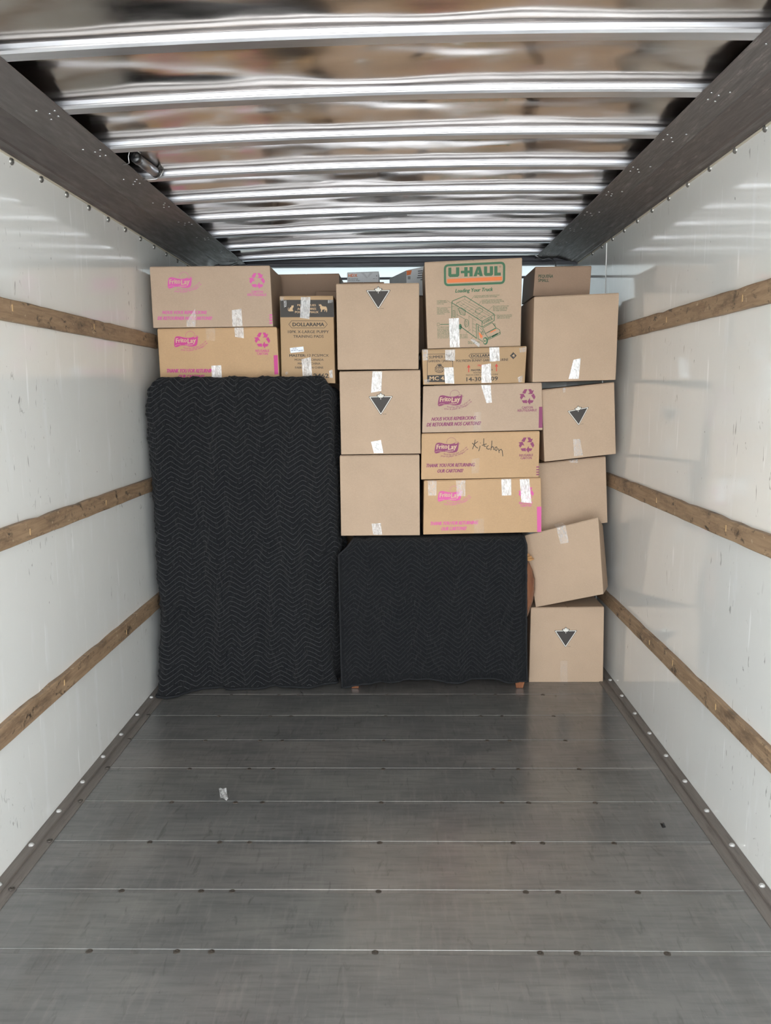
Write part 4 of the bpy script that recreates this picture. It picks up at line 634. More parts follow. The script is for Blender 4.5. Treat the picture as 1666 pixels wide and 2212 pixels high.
FONT_H = None
def text_mesh(s, bold):
    cu = bpy.data.curves.new('lettering', 'FONT')
    cu.body = s
    cu.size = 1.0
    cu.resolution_u = 2
    cu.offset = bold
    o = bpy.data.objects.new('lettering', cu)
    C.objects.link(o)
    dg = bpy.context.evaluated_depsgraph_get()
    me = bpy.data.meshes.new_from_object(o.evaluated_get(dg))
    v = np.empty(len(me.vertices) * 3, np.float32)
    me.vertices.foreach_get('co', v)
    v = v.reshape(-1, 3)[:, :2].astype(float)
    f = [tuple(p.vertices) for p in me.polygons]
    bpy.data.objects.remove(o)
    bpy.data.meshes.remove(me)
    bpy.data.curves.remove(cu)
    return v, f
CAP = {}
def cap_h(bold):
    if bold not in CAP:
        v, _ = text_mesh('H', bold)
        CAP[bold] = (v[:, 1].min(), v[:, 1].max())
    return CAP[bold]

class Face:
    """front of a carton: turns fractions of the face into points just proud of it"""
    def __init__(s, c, bulge=0.0):
        s.c = [Vector(p) for p in c]           # TL TR BR BL, local
        s.n = (s.c[1] - s.c[0]).cross(s.c[3] - s.c[0]).normalized()
        if s.n.y > 0:
            s.n = -s.n
        s.w = ((s.c[1] - s.c[0]).length + (s.c[2] - s.c[3]).length) / 2
        s.h = ((s.c[3] - s.c[0]).length + (s.c[2] - s.c[1]).length) / 2
    def at(s, u, v, d=0.0):
        a, b, c, e = s.c
        return a * ((1 - u) * (1 - v)) + b * (u * (1 - v)) + c * (u * v) + e * ((1 - u) * v) + s.n * d

class Print:
    def __init__(s, face):
        s.f = face; s.V = []; s.F = []; s.I = []; s.mats = []
    def mi(s, name):
        if name not in s.mats:
            s.mats.append(name)
        return s.mats.index(name)
    def add(s, pts, faces, inkname, lay=1):
        o = len(s.V)
        s.V += [s.f.at(u, v, 0.0003 + 0.0004 * lay) for u, v in pts]
        for q in faces:
            s.F.append(tuple(o + i for i in q)); s.I.append(s.mi(inkname))
    def poly(s, pts, inkname, lay=1):
        bm = bmesh.new()
        vs = [bm.verts.new((u * s.f.w, -v * s.f.h, 0)) for u, v in pts]
        try:
            f = bm.faces.new(vs)
            bmesh.ops.triangulate(bm, faces=[f])
        except ValueError:
            bm.free(); return
        bm.verts.index_update()
        fc = [tuple(v.index for v in f.verts) for f in bm.faces]
        bm.free()
        s.add(pts, fc, inkname, lay)
    def stroke(s, pts, w, inkname, closed=False, lay=1):
        W, H = s.f.w, s.f.h
        p = [Vector((u * W, v * H)) for u, v in pts]
        n = len(p)
        L, R = [], []
        for i in range(n):
            a = p[i - 1] if (i or closed) else p[i]
            b = p[(i + 1) % n] if (i < n - 1 or closed) else p[i]
            d1 = (p[i] - a); d2 = (b - p[i])
            d = (d1.normalized() if d1.length > 1e-7 else Vector((0, 0))) + (d2.normalized() if d2.length > 1e-7 else Vector((0, 0)))
            d = d.normalized() if d.length > 1e-6 else Vector((1, 0))
            nn = Vector((-d.y, d.x))
            k = 1.0
            if d1.length > 1e-7 and d2.length > 1e-7:
                k = min(1.6, 1 / max(0.5, abs(d.dot(d2.normalized()))))
            L.append(p[i] + nn * (w * W / 2 * k)); R.append(p[i] - nn * (w * W / 2 * k))
        P = [(q.x / W, q.y / H) for q in L + R]
        F = [(i, i + 1, n + i + 1, n + i) for i in range(n - 1)]
        if closed:
            F.append((n - 1, 0, n, 2 * n - 1))
        s.add(P, F, inkname, lay)
    def text(s, t, p0, p1, h, inkname, bold=0.0, shear=0.0, lay=1, bend=None):
        fat, bold = bold, 0.0                 # bold strokes: copies set closely side by side, each a hair prouder than the last
        v, f = text_mesh(t, bold)
        if not len(v):
            return
        lo, hi = cap_h(bold)
        W, H = s.f.w, s.f.h
        x0, x1 = v[:, 0].min(), v[:, 0].max()
        A = np.array([p0[0] * W, p0[1] * H]); B = np.array([p1[0] * W, p1[1] * H])
        d = B - A
        L = np.linalg.norm(d); d /= L
        nrm = np.array([d[1], -d[0]])
        hh = h * H
        yy = (v[:, 1] - 0.0) / (hi - 0.0) * hh
        xx = (v[:, 0] - x0) / (x1 - x0) * (L - shear * hh) + shear * yy
        if bend is not None:
            yy = yy + bend(xx / L) * H
        q = A[None] + xx[:, None] * d[None] + yy[:, None] * nrm[None]
        off = [(0, 0)]
        if fat:
            off += [(-1.15, 0), (1.15, 0)]
        if fat > 0.025:
            off += [(-0.55, 0.6), (0.55, -0.6)]
        for j, (k, m) in enumerate(off):
            e = d * (k * fat * hh) + nrm * (m * fat * hh)
            s.add([((a + e[0]) / W, (b + e[1]) / H) for a, b in q], f, inkname, lay + 0.16 * j)
    def build(s, name, parent):
        if not s.F:
            return None
        me = raw(name, s.V, s.F)
        o = link(name, me, [ink(m) for m in s.mats], parent)
        me.polygons.foreach_set('material_index', s.I)
        return o

LEAF = [(0, 1), (.12, .72), (.2, .68), (.34, .76), (.27, .36), (.36, .34), (.56, .55), (.64, .4), (.9, .45), (.82, .22), (.92, .1), (.52, -.2), (.58, -.34), (.12, -.3), (.06, -.34), (.08, -.85)]
LEAF = LEAF + [(-x, y) for x, y in reversed(LEAF) if x > 0]
def maple_triangle(pr, cx, cy, w, slope):
    """inverted triangle emblem with a pale outline and a maple leaf"""
    W, H = pr.f.w, pr.f.h
    k = w / 376.0
    def m(pts):
        return [(cx + x * k, cy + (y * k + slope * x * k) * W / H) for x, y in pts]
    def rtri(g, r):
        base = [(-188 + g * 1.9, -8 + g), (188 - g * 1.9, -8 + g), (0, 282 - g * 1.75)]
        out = []
        for i in range(3):
            p = Vector(base[i]); a = Vector(base[i - 1]); c = Vector(base[(i + 1) % 3])
            a = p + (a - p).normalized() * r; c = p + (c - p).normalized() * r
            for t in (0, .25, .5, .75, 1):
                q = a * (1 - t) ** 2 + p * (2 * t * (1 - t)) + c * t * t
                out.append((q.x, q.y))
        return out
    pr.poly(m(rtri(0, 26)), 'emblem_dark', 1)
    pr.poly(m(rtri(6, 19)), 'emblem_white', 2)
    pr.poly(m(rtri(17, 7)), 'emblem_dark', 3)
    pr.poly(m([(x * 68, -y * 66 - 2) for x, y in LEAF]), 'emblem_dark', 4)
    pr.poly(m([(x * 54, -y * 52 - 2) for x, y in LEAF]), 'emblem_white', 5)
    pr.stroke(m([(40 + 5 * math.cos(a), 262 + 5 * math.sin(a)) for a in np.linspace(0, 5.4, 8)]), 3 * k, 'emblem_dark', True, 1)
    pr.stroke(m([(52, 262), (80, 262)]), 4.5 * k, 'emblem_dark', False, 1)

def snack_logo(pr, u, v, inkname, back):
    """wavy banner in front of a rising circle, lettering left blank, two curved taglines; drawn at 5.553 units per step"""
    W, H = pr.f.w, pr.f.h
    q = 0.0004349 * 1.0          # metres per drawing unit
    def m(pts):
        return [(u + x * q / W, v + y * q / H) for x, y in pts]
    ban = [(28, 4), (52, -1), (75, 2), (105, 10), (135, 17), (165, 20), (195, 19), (222, 14), (244, 6), (252, 18), (268, 16), (292, -1), (294, 22), (290, 62), (282, 98), (268, 116), (245, 123), (215, 126), (180, 123), (150, 116), (118, 110), (95, 110), (72, 115), (45, 126), (20, 131), (6, 124), (0, 108), (2, 85), (7, 50), (14, 20)]
    pr.poly(m(ban), inkname, 1)
    pr.stroke(m([(246 + 10 * 0, 4), (258, -2), (292, -3)]), 4 * q / W, inkname)
    pr.stroke(m([(204 + 57 * math.cos(a), -2 + 57 * math.sin(a)) for a in np.linspace(math.radians(168), math.radians(350), 22)]), 3.2 * q / W, inkname)
    pr.stroke(m([(10, 112), (30, 103), (55, 101), (85, 106)]), 3 * q / W, back, False, 2)
    b = lambda t: 0
    ww = lambda t: (0.018 * np.sin(t * 5.2 + 2.2)) * 1.0
    A = m([(25, 78), (158, 76)]); pr.text('Frito', A[0], A[1], 52 * q / H, back, .045, .06, 2, bend=lambda t: np.sin(t * 2.2) * 4 * q / H)
    A = m([(166, 84), (270, 84)]); pr.text('Lay', A[0], A[1], 56 * q / H, back, .045, .06, 2, bend=lambda t: t * 14 * q / H - 4 * q / H)
    A = m([(134, 114), (228, 112)]); pr.text('CANADA', A[0], A[1], 17 * q / H, back, .02, 0, 2)
    A = m([(296, 24), (310, 24)]); pr.text('®', A[0], A[1], 14 * q / H, inkname, .0, 0, 1)
    def arc(t):
        return (-26 * (1 - (2 * t - 0.75) ** 2) + 22 + 42 * t * t) * q / H
    A = m([(112, 148), (392, 148)]); pr.text('food for the fun of it!™', A[0], A[1], 21 * q / H, inkname, .012, .2, 1, bend=lambda t: arc(t) - 8 * q / H)
    A = m([(80, 178), (408, 178)]); pr.text('pour le plaisir de manger!™', A[0], A[1], 21 * q / H, inkname, .012, .2, 1, bend=arc)

def recycle(pr, u, v, inkname):
    W, H = pr.f.w, pr.f.h
    q = 0.0004349
    parts = ([(-66, -46), (-38, -86), (-2, -86), (-10, -72), (-30, -30)], [(6, -86), (40, -86), (52, -66), (74, -72), (56, -26), (2, -30), (24, -46)])
    for k in range(3):
        c, s = math.cos(k * 2 * math.pi / 3), math.sin(k * 2 * math.pi / 3)
        for p in parts:
            pr.poly([(u + (x * c - y * s) * q / W, v + (x * s + y * c) * q / H) for x, y in p], inkname, 1)

def tape_strip(face, q, fold, k, parent, seed, depth):
    """wrinkled strip of clear tape, running on over the top edge where it was folded"""
    r = np.random.default_rng(seed)
    nu, nv = 7, 13
    q = [Vector((a, b)) for a, b in q]
    V, F = [], []
    rows = []
    for j in range(nv):
        b = j / (nv - 1)
        row = []
        for i in range(nu):
            a = i / (nu - 1)
            p = q[0] * ((1 - a) * (1 - b)) + q[1] * (a * (1 - b)) + q[2] * (a * b) + q[3] * ((1 - a) * b)
            e = 1.0 if 0 < i < nu - 1 else 0.4
            row.append(face.at(min(max(p.x, 0.002), 0.998), min(max(p.y, 0.0), 0.999), 0.0030 + e * abs(r.normal(0, 0.0009)) + 0.0006 * math.sin(a * 9 + b * 4)))
        rows.append(row)
    if fold == 't':
        back = [[p + Vector((0, t, 0.0024)) for p in rows[0]] for t in (0.09, 0.04, 0.006)]
        rows = back + rows
    for row in rows:
        V += row
    for j in range(len(rows) - 1):
        for i in range(nu - 1):
            o = j * nu + i
            F.append((o, o + 1, o + nu + 1, o + nu))
    return link('packing_tape', raw('packing_tape', V, F), mat_tape(k), parent)

BOXES = {}
def carton(key, label, kraft, name='cardboard_box', cat='box', seam='y', group=None, zfloor=None, flaps=True, bevel=0.0035, dip=0.0):
    d = ART[key]
    c = [Vector(p) for p in d['c']]
    if zfloor is not None:
        c[2] = Vector((c[1].x, c[1].y, zfloor)); c[3] = Vector((c[0].x, c[0].y, zfloor))
    n = (c[1] - c[0]).cross(Vector((0, 0, 1))).normalized()
    if n.y > 0:
        n = -n
    n.z = 0
    depth = d['depth']
    mid = (c[2] + c[3]) / 2 - n * depth / 2
    o = root(name, mid, label, cat, group)
    l = [p - mid for p in c]
    back = [p - n * depth - Vector((0, 0, dip if i < 2 else 0)) for i, p in enumerate(l)]
    th = 0.0035
    dn = Vector((0, 0, th))
    bm = bmesh.new()
    pts = [l[0] - dn, l[1] - dn, l[2], l[3], back[0] - dn, back[1] - dn, back[2], back[3]]
    hexa(bm, pts, bevel, 2)
    km = KRAFT[kraft]
    link('box_body', bm_mesh('box_body', bm), km, o)
    if flaps:
        def flap(a0, a1, b0, b1):
            P = lambda a, b: (l[0] * (1 - a) + l[1] * a) * (1 - b) + (back[0] * (1 - a) + back[1] * a) * b
            g = [P(a0, b0), P(a1, b0), P(a1, b1), P(a0, b1)]
            bm = bmesh.new()
            hexa(bm, [g[0], g[1], g[1] - dn, g[0] - dn, g[3], g[2], g[2] - dn, g[3] - dn], 0.0012, 1)
            link('top_flap', bm_mesh('top_flap', bm), km, o)
        e = 0.0035
        if seam == 'y':
            flap(e, 0.498, e, 1 - e); flap(0.502, 1 - e, e, 1 - e)
        else:
            flap(e, 1 - e, e, 0.497); flap(e, 1 - e, 0.503, 1 - e)
    f = Face(l)
    back_ink = {'warm': 'kraft_pink'}.get(kraft, 'kraft_print')
    log, sym, emb, hand, fine, draw = (Print(f) for _ in range(6))
    nt = 0
    for it in d['items']:
        if it[0] == 'T' and it[4] < 0.016:
            fine.text(it[1], it[2], it[3], it[4], it[5], it[6], it[7], int(it[8]))
        elif it[0] == 'T':
            pr = Print(f)
            pr.text(it[1], it[2], it[3], it[4], it[5], it[6], it[7], int(it[8]))
            pr.build('printed_text', o)
        elif it[0] == 'STICKER' or (it[0] in 'PS' and key not in 'HI' and it[3] != 'marker'):
            pr = Print(f)
            if it[0] == 'S':
                pr.stroke(it[1], it[2], it[3], bool(it[4]), int(it[5]))
            elif it[0] == 'P':
                pr.poly(it[1], it[2], int(it[3]))
            else:
                pr.poly(it[1], 'white', 2)
            pr.build('price_sticker' if it[0] == 'STICKER' else 'printed_graphic', o)
        elif it[0] == 'P':
            draw.poly(it[1], it[2], int(it[3]))
        elif it[0] == 'S':
            (hand if it[3] == 'marker' else draw).stroke(it[1], it[2], it[3], bool(it[4]), int(it[5]))
        elif it[0] == 'L':
            snack_logo(log, it[1][0], it[1][1], it[2], back_ink)
        elif it[0] == 'R':
            recycle(sym, it[1][0], it[1][1], it[2])
        elif it[0] == 'C':
            maple_triangle(emb, it[1][0], it[1][1], it[2], it[3])
        elif it[0] == 'K':
            nt += 1
            tape_strip(f, it[1], it[2], it[3], o, hash_seed(key) + nt, depth)
    for pr, nm in ((fine, 'fine_print'), (draw, 'printed_drawing'), (log, 'printed_logo'), (sym, 'recycling_symbol'), (emb, 'printed_emblem'), (hand, 'handwriting')):
        q = pr.build(nm, o)
        if q and nm in ('fine_print', 'printed_drawing', 'recycling_symbol', 'handwriting', 'printed_logo'):
            q['kind'] = 'stuff'
    BOXES[key] = o
    return o
def hash_seed(k):
    return sum(ord(ch) * 31 ** i for i, ch in enumerate(k)) % 10007

G = 'cardboard boxes stacked in the truck'
carton('A1', 'long cardboard box with pale pink print, topmost over the tall covered furniture', 'grey', seam='x', group=G)
carton('A2', 'long cardboard box with deep pink print resting directly on the tall black blanket', 'warm', seam='x', group=G)
carton('B', 'tall narrow cardboard box with dark top band, cat and dog pictures and white sticker', 'tan', group=G)
carton('E1', 'square cardboard box with leaf triangle near its top edge, topmost of the middle stack', 'plain', group=G)
carton('E2', 'square cardboard box with leaf triangle below a shiny tape strip, middle stack centre', 'plain', group=G)
carton('E3', 'plain square cardboard box without print at the bottom of the middle stack', 'plain', group=G)
carton('H', 'large cardboard box printed with green moving truck drawing and orange bar', 'plain', group=G)
carton('I', 'low wide cardboard box with black framed corner label, red arrows and many tape strips', 'tan', group=G)
carton('J1', 'long greyish cardboard box with purple French slogan under the low taped box', 'grey', seam='x', group=G)
carton('J2', 'long cardboard box with purple print and handwritten kitchen note', 'warm', seam='x', group=G)
carton('J3', 'long cardboard box with bright pink print standing on the low black blanket', 'warm', seam='x', group=G)
carton('K0', 'small cardboard box with two green words on top of the right stack', 'brown', group=G, seam='x')
carton('K1', 'large unprinted cardboard box with one bright tape strip below the small green lettered box', 'plain', group=G)
carton('K2', 'leaning cardboard box with leaf triangle, second of the right stack under the large plain one', 'plain', group=G)
carton('K3', 'blank cardboard box half hidden in the right stack above the crooked one', 'plain', group=G)
carton('K4', 'crooked tilted cardboard box with turned crumpled side, right stack beside the black blanket', 'plain', group=G, dip=0.07)
carton('K5', 'square cardboard box with leaf triangle standing on the floor by the right wall', 'plain', group=G)
# back row, seen only through the gaps
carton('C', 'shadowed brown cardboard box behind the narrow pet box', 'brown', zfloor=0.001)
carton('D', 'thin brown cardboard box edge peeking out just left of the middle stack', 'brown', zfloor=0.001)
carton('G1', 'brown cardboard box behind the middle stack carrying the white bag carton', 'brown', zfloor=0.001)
carton('HDX', 'small white carton with orange letters behind the top of the middle stack', 'white', name='bag_carton', cat='carton', zfloor=2.2345)
carton('F', 'white carton with orange corner patch behind the box with the truck drawing', 'white', name='filter_carton', cat='carton', zfloor=2.168)
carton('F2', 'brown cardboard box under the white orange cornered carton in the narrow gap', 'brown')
carton('F3', 'black cardboard box with white numerals deep in the gap beside the middle stack', 'dark', zfloor=0.001)

# ------------------------------------------------------------------ moving blankets
def tri(s, per, amp):
    u = np.mod(s / per, 1.0)
    t = 1 - 2 * np.abs(2 * u - 1)
    return amp / 2 * np.tanh(t * 2.2) / math.tanh(2.2) * 0.12 + amp / 2 * t * 0.88

class Quilt:
    """cloth surface base(s, t) with puffed zigzag quilting"""
    def __init__(s, base, per, amp, gap, shift, seed, puff=0.0036, lump=0.0044, fold=None, top=0.14):
        s.top = top
        s.base, s.per, s.amp, s.gap, s.shift, s.puff, s.lump = base, per, amp, gap, shift, puff, lump
        s.w1 = waves(10, (0.03, 0.09), (0.05, 0.16), seed)
        s.w2 = waves(8, (0.09, 0.22), (0.25, 0.9), seed + 1)
        s.w3 = waves(6, (0.2, 0.6), (0.3, 0.9), seed + 2)
        s.w4 = waves(12, (0.016, 0.034), (0.05, 0.16), seed + 3)
        s.fold = fold
    def drift(s, S_, T):
        return 0.006 * s.w3(S_, T)
    def phase(s, S_, T):
        return (T + tri(S_ + 0.010 * s.w3(T * 0.7, S_), s.per, s.amp) + s.drift(S_, T)) / s.gap
    def height(s, S_, T):
        p = s.phase(S_, T)
        k = 0.35 + 0.65 * np.clip((T - s.top) / 0.08, 0, 1)
        return k * (s.puff * np.abs(np.sin(np.pi * p)) ** 0.7 + s.lump * s.w1(S_, T) + 0.0036 * s.w4(S_, T) * np.abs(np.sin(np.pi * p)) * np.clip(0.7 + 0.6 * s.w2(S_, T), 0, 1.2) + 0.0085 * s.w2(S_, T) + 0.0)
    def point(s, S_, T, extra=0.0):
        P, N = s.base(S_, T)
        return P + N * (s.height(S_, T) + extra)[..., None]
    def mesh(s, name, s0, s1, t0, t1, ds, dt):
        S_, T = np.meshgrid(np.linspace(s0, s1, int((s1 - s0) / ds) + 1), np.linspace(t0, t1, int((t1 - t0) / dt) + 1))
        return grid_mesh(name, s.point(S_, T))
    def stitches(s, name, s0, s1, t0, t1, ds, w):
        V, F = [], []
        ss = np.arange(s0, s1, ds)
        r = np.random.default_rng(5)
        for k in range(int(t0 / s.gap) - 2, int(t1 / s.gap) + 3):
            t = k * s.gap - tri(ss, s.per, s.amp)
            for _ in range(4):
                t = t - (s.phase(ss, t) - k) * s.gap
            ok = (t > t0 + 0.004) & (t < t1 - 0.012)
            a = s.point(ss, t - w / 2, 0.0022)
            b = s.point(ss, t + w / 2, 0.0022)
            gapmask = r.random(len(ss)) > 0.05
            for i in range(len(ss) - 1):
                if ok[i] and ok[i + 1] and gapmask[i]:
                    o = len(V)
                    V += [a[i], a[i + 1], b[i + 1], b[i]]
                    F.append((o, o + 1, o + 2, o + 3))
        return raw(name, V, F)

def lerp_tab(z, tab):
    zs, xs_ = zip(*tab)
    return np.interp(z, zs, xs_)

# tall blanket: wraps a tall piece on three sides and closes over its top
TL_X = [(0.0, -1.292), (0.10, -1.292), (0.45, -1.272), (0.75, -1.266), (1.0, -1.272), (1.22, -1.288), (1.36, -1.300), (1.54, -1.310), (1.62, -1.296), (1.69, -1.270)]
TR_X = [(0.0, -0.335), (0.3, -0.345), (0.72, -0.348), (0.77, -0.322), (0.80, -0.324), (0.84, -0.340), (1.3, -0.340), (1.62, -0.338), (1.70, -0.345)]
RIM, DEEP, RC, RS = 1.690, 0.40, 0.05, 0.045
def tall_base(S_, T):
    W = 0.98
    a = DEEP - RC
    q = RC * math.pi / 2
    b = W - 2 * RC
    # T: 0 = inner edge of the top, then round shoulder, then down to the hem
    top = 0.14
    sh = RS * math.pi / 2
    d = np.where(T < top, RS + (top - T), np.where(T < top + sh, RS * (1 - np.sin(np.clip((T - top) / RS, 0, math.pi / 2))), 0.0))
    zt = np.where(T < top, RIM - 0.36 * (top - T), np.where(T < top + sh, RIM - RS * (1 - np.cos(np.clip((T - top) / RS, 0, math.pi / 2))), RIM - RS - (T - top - sh)))
    side = 0.055
    nz = np.where(T < top, 1.0, np.where(T < top + sh, np.cos(np.clip((T - top) / RS, 0, math.pi / 2)), 0.0))
    fx = np.where(S_ < a, 0.0, np.where(S_ < a + q, RC * (1 - np.cos((S_ - a) / RC)), np.where(S_ < a + q + b, RC + S_ - a - q, np.where(S_ < a + 2 * q + b, W - RC + RC * np.sin((S_ - a - q - b) / RC), W))))
    fy = np.where(S_ < a, DEEP - S_, np.where(S_ < a + q, RC * (1 - np.sin((S_ - a) / RC)), np.where(S_ < a + q + b, 0.0, np.where(S_ < a + 2 * q + b, RC * (1 - np.cos((S_ - a - q - b) / RC)), RC + S_ - a - 2 * q - b))))
    ang = np.where(S_ < a, 0, np.where(S_ < a + q, (S_ - a) / RC, np.where(S_ < a + q + b, math.pi / 2, np.where(S_ < a + 2 * q + b, math.pi / 2 + (S_ - a - q - b) / RC, math.pi))))
    n_x, n_y = -np.cos(ang), -np.sin(ang)
    z = zt - side * np.clip(np.abs(ang - math.pi / 2) / (math.pi / 2), 0, 1) ** 1.5 * np.clip((zt - 1.2) / 0.4, 0, 1)
    xl, xr = lerp_tab(z, TL_X), lerp_tab(z, TR_X)
    x = xl + (fx / W) * (xr - xl)
    front = 4.285 + 0.055 * (fx / W) ** 0.7 + 0.06 * np.clip((fx / W - 0.78) / 0.22, 0, 1) + 0.045 * np.clip(1 - z / 1.7, 0, 1) * np.clip((fx / W) * 4, 0, 1)
    low = np.clip(1 - z / 0.16, 0, 1) * np.exp(-((fx / W) / 0.17) ** 2)
    y = front + fy - 0.095 * low ** 1.3 * (fy < 0.1)
    x = x - n_x * d
    y = y - n_y * d
    zz = np.maximum(z, 0.006 + 0.0 * z)
    # folds of the cloth growing towards the floor
    hang = np.clip((1.6 - z) / 1.6, 0, 1)
    fold = (0.005 + 0.015 * hang) * np.sin(S_ * 17 + 1.6 * np.sin(z * 2.3)) + (0.003 + 0.006 * hang) * np.sin(S_ * 43 + z * 5 + np.sin(z * 9))
    P = np.stack([x + n_x * fold, y + n_y * fold * (1 + 0 * z), zz], -1)
    N = np.stack([n_x * np.sqrt(1 - nz ** 2), n_y * np.sqrt(1 - nz ** 2), nz], -1)
    return P, N
quilt = Quilt(tall_base, 0.140, 0.049, 0.0268, 0, 41)
S1 = 2 * (DEEP - RC) + RC * math.pi + 0.98 - 2 * RC
T1 = 0.14 + RS * math.pi / 2 + RIM - RS - 0.010
big = root('moving_blanket', (-0.79, 4.5, 0), 'tall black quilted moving blanket draped from the left boxes to the floor', 'blanket', 'black quilted moving blankets')
def under(o, parent):
    me = o.data
    top = parent.parent if parent.parent else parent
    me.transform(Matrix.Translation(-top.location))
    o.parent = parent
    return o
cl1 = under(link('blanket_cloth', quilt.mesh('blanket_cloth', 0.0, S1, 0.0, T1, 0.0045, 0.0040), BLANKET, smooth=True), big)
under(link('blanket_top', raw('blanket_top', box_pts(-1.20, -0.40, 4.36, 4.66, 1.600, 1.638), [(3, 2, 1, 0), (4, 5, 6, 7), (0, 1, 5, 4), (1, 2, 6, 5), (2, 3, 7, 6), (3, 0, 4, 7)]), BLANKET), big)
st = under(link('stitching', quilt.stitches('stitching', 0.0, S1, 0.05, T1, 0.0080, 0.0013), THREAD), cl1)
# hem binding on the floor
ss = np.linspace(0.02, S1 - 0.02, 160)
pp = quilt.point(ss, np.full_like(ss, T1 - 0.004), 0.002)
bm = bmesh.new(); tube_bm(bm, [(p[0], p[1], max(0.008, p[2])) for p in pp], 0.007, 6)
under(link('hem_binding', bm_mesh('hem_binding', bm), BIND, smooth=True), cl1)

# low blanket: laid over the chest, hanging down its front
LZ, LR = 0.830, 0.035
L_TOP = 0.36
def low_base(S_, T):
    W = 1.0
    u = S_ / W
    sh = LR * math.pi / 2
    th = np.clip((T - L_TOP) / LR, 0, math.pi / 2)
    z = np.where(T < L_TOP, LZ, np.where(T < L_TOP + sh, LZ - LR * (1 - np.cos(th)), LZ - LR - (T - L_TOP - sh)))
    y = np.where(T < L_TOP, 4.395 + (L_TOP - T), np.where(T < L_TOP + sh, 4.395 - LR * np.sin(th), 4.360))
    ny_ = np.where(T < L_TOP, 0.0, np.where(T < L_TOP + sh, np.sin(th), 1.0))
    hang = np.clip((LZ - z) / LZ, 0, 1)
    z_ = z + 0.010 * u * (1 - hang) + np.clip(hang, 0, 1) * (0.048 * np.clip(u * 4.5, 0, 1) - 0.004) + hang * 0.010 * np.sin(u * 17 + 1.0)
    xl = lerp_tab(z, [(0.0, -0.318), (0.5, -0.325), (0.85, -0.327)])
    xr = lerp_tab(z, [(0.0, 0.696), (0.1, 0.692), (0.25, 0.686), (0.55, 0.682), (0.79, 0.678), (0.833, 0.664)])
    x = xl + u * (xr - xl) + lerp_tab(z, [(0.75, 0.0), (0.79, 0.045), (0.833, 0.085)]) * np.clip(1 - u / 0.16, 0, 1)
    fold = hang * (0.012 * np.sin(u * 23 + 0.8 * np.sin(z * 5)) + 0.006 * np.sin(u * 51 + z * 4))
    N = np.stack([0 * u, -ny_, np.sqrt(1 - ny_ ** 2)], -1)
    P = np.stack([x, y - fold * ny_, z_], -1)
    return P, N
q2 = Quilt(low_base, 0.156, 0.064, 0.0262, 0, 77, 0.005, 0.0046, None, L_TOP)
T2 = L_TOP + LR * math.pi / 2 + LZ - LR - 0.012
low = root('moving_blanket', (0.18, 4.45, 0), 'low black quilted moving blanket hanging over the wooden chest', 'blanket', 'black quilted moving blankets')
o = link('blanket_cloth', q2.mesh('blanket_cloth', 0.0, 1.0, 0.0, T2, 0.0045, 0.0040), BLANKET, smooth=True)
cl2 = under(o, low)
under(link('stitching', q2.stitches('stitching', 0.022, 0.978, 0.02, T2 - 0.02, 0.0080, 0.0010), THREAD_DIM), cl2)
tt = np.linspace(0.0, T2, 150)
for side in (0.004, 0.996):
    pp = q2.point(np.full_like(tt, side), tt, 0.001)
    bm = bmesh.new(); tube_bm(bm, [tuple(p) for p in pp], 0.0055, 6)
    under(link('side_binding', bm_mesh('side_binding', bm), BIND, smooth=True), cl2)
ss = np.linspace(0.0, 1.0, 120)
pp = q2.point(ss, np.full_like(ss, T2), 0.001)
bm = bmesh.new(); tube_bm(bm, [tuple(p) for p in pp], 0.0055, 6)
under(link('hem_binding', bm_mesh('hem_binding', bm), BIND, smooth=True), cl2)

# ------------------------------------------------------------------ wooden chest under the low blanket
CXM = 0.205
chest = root('wooden_chest', (CXM, 4.58, 0), 'reddish wooden chest with bulging sides and block feet under the low black blanket', 'chest')
def loft(name, prof, m, smooth=True):
    """prof: (z, half width, front y, back y); corners rounded, widest near the front"""
    V, F = [], []
    n = 0
    for z, hw, yf, yb in prof:
        ring = []
        for sx in (1, -1):
            pts = [(0.0, yf), (hw - 0.06, yf), (hw - 0.02, yf + 0.012), (hw, yf + 0.04), (hw - 0.014, yf + 0.085), (hw - 0.055, yf + 0.13), (hw - 0.062, yb)]
            ring.append([(CXM + sx * a, b, z) for a, b in pts])
        r = ring[0] + list(reversed(ring[1]))[:-1]
        n = len(r)
        V += r
    for j in range(len(prof) - 1):
        for k in range(n):
            F.append((j * n + k, j * n + (k + 1) % n, (j + 1) * n + (k + 1) % n, (j + 1) * n + k))
    F.append(tuple(range(n)))
    F.append(tuple(range(len(V) - 1, len(V) - n - 1, -1)))
    me = raw(name, V, F)
    bm = bmesh.new(); bm.from_mesh(me); bmesh.ops.recalc_face_normals(bm, faces=bm.faces); bm.to_mesh(me); bm.free()
    o = link(name, me, m)
    for p in me.polygons:
        p.use_smooth = smooth and abs(p.normal.z) < 0.9
    return under(o, chest)
loft('chest_body', [(0.075, 0.445, 4.405, 4.76), (0.16, 0.45, 4.402, 4.76), (0.28, 0.465, 4.40, 4.76), (0.36, 0.483, 4.398, 4.76), (0.42, 0.505, 4.397, 4.76), (0.48, 0.523, 4.396, 4.76),
                    (0.54, 0.531, 4.395, 4.76), (0.60, 0.530, 4.395, 4.76), (0.65, 0.517, 4.396, 4.76), (0.69, 0.498, 4.398, 4.76), (0.703, 0.488, 4.40, 4.76)], CHERRY)
loft('top_moulding', [(0.703, 0.500, 4.396, 4.765), (0.706, 0.521, 4.392, 4.765), (0.714, 0.522, 4.392, 4.765), (0.717, 0.512, 4.394, 4.765), (0.726, 0.510, 4.394, 4.765), (0.729, 0.500, 4.396, 4.765), (0.736, 0.497, 4.396, 4.765), (0.744, 0.484, 4.397, 4.765)], GOLD, False)
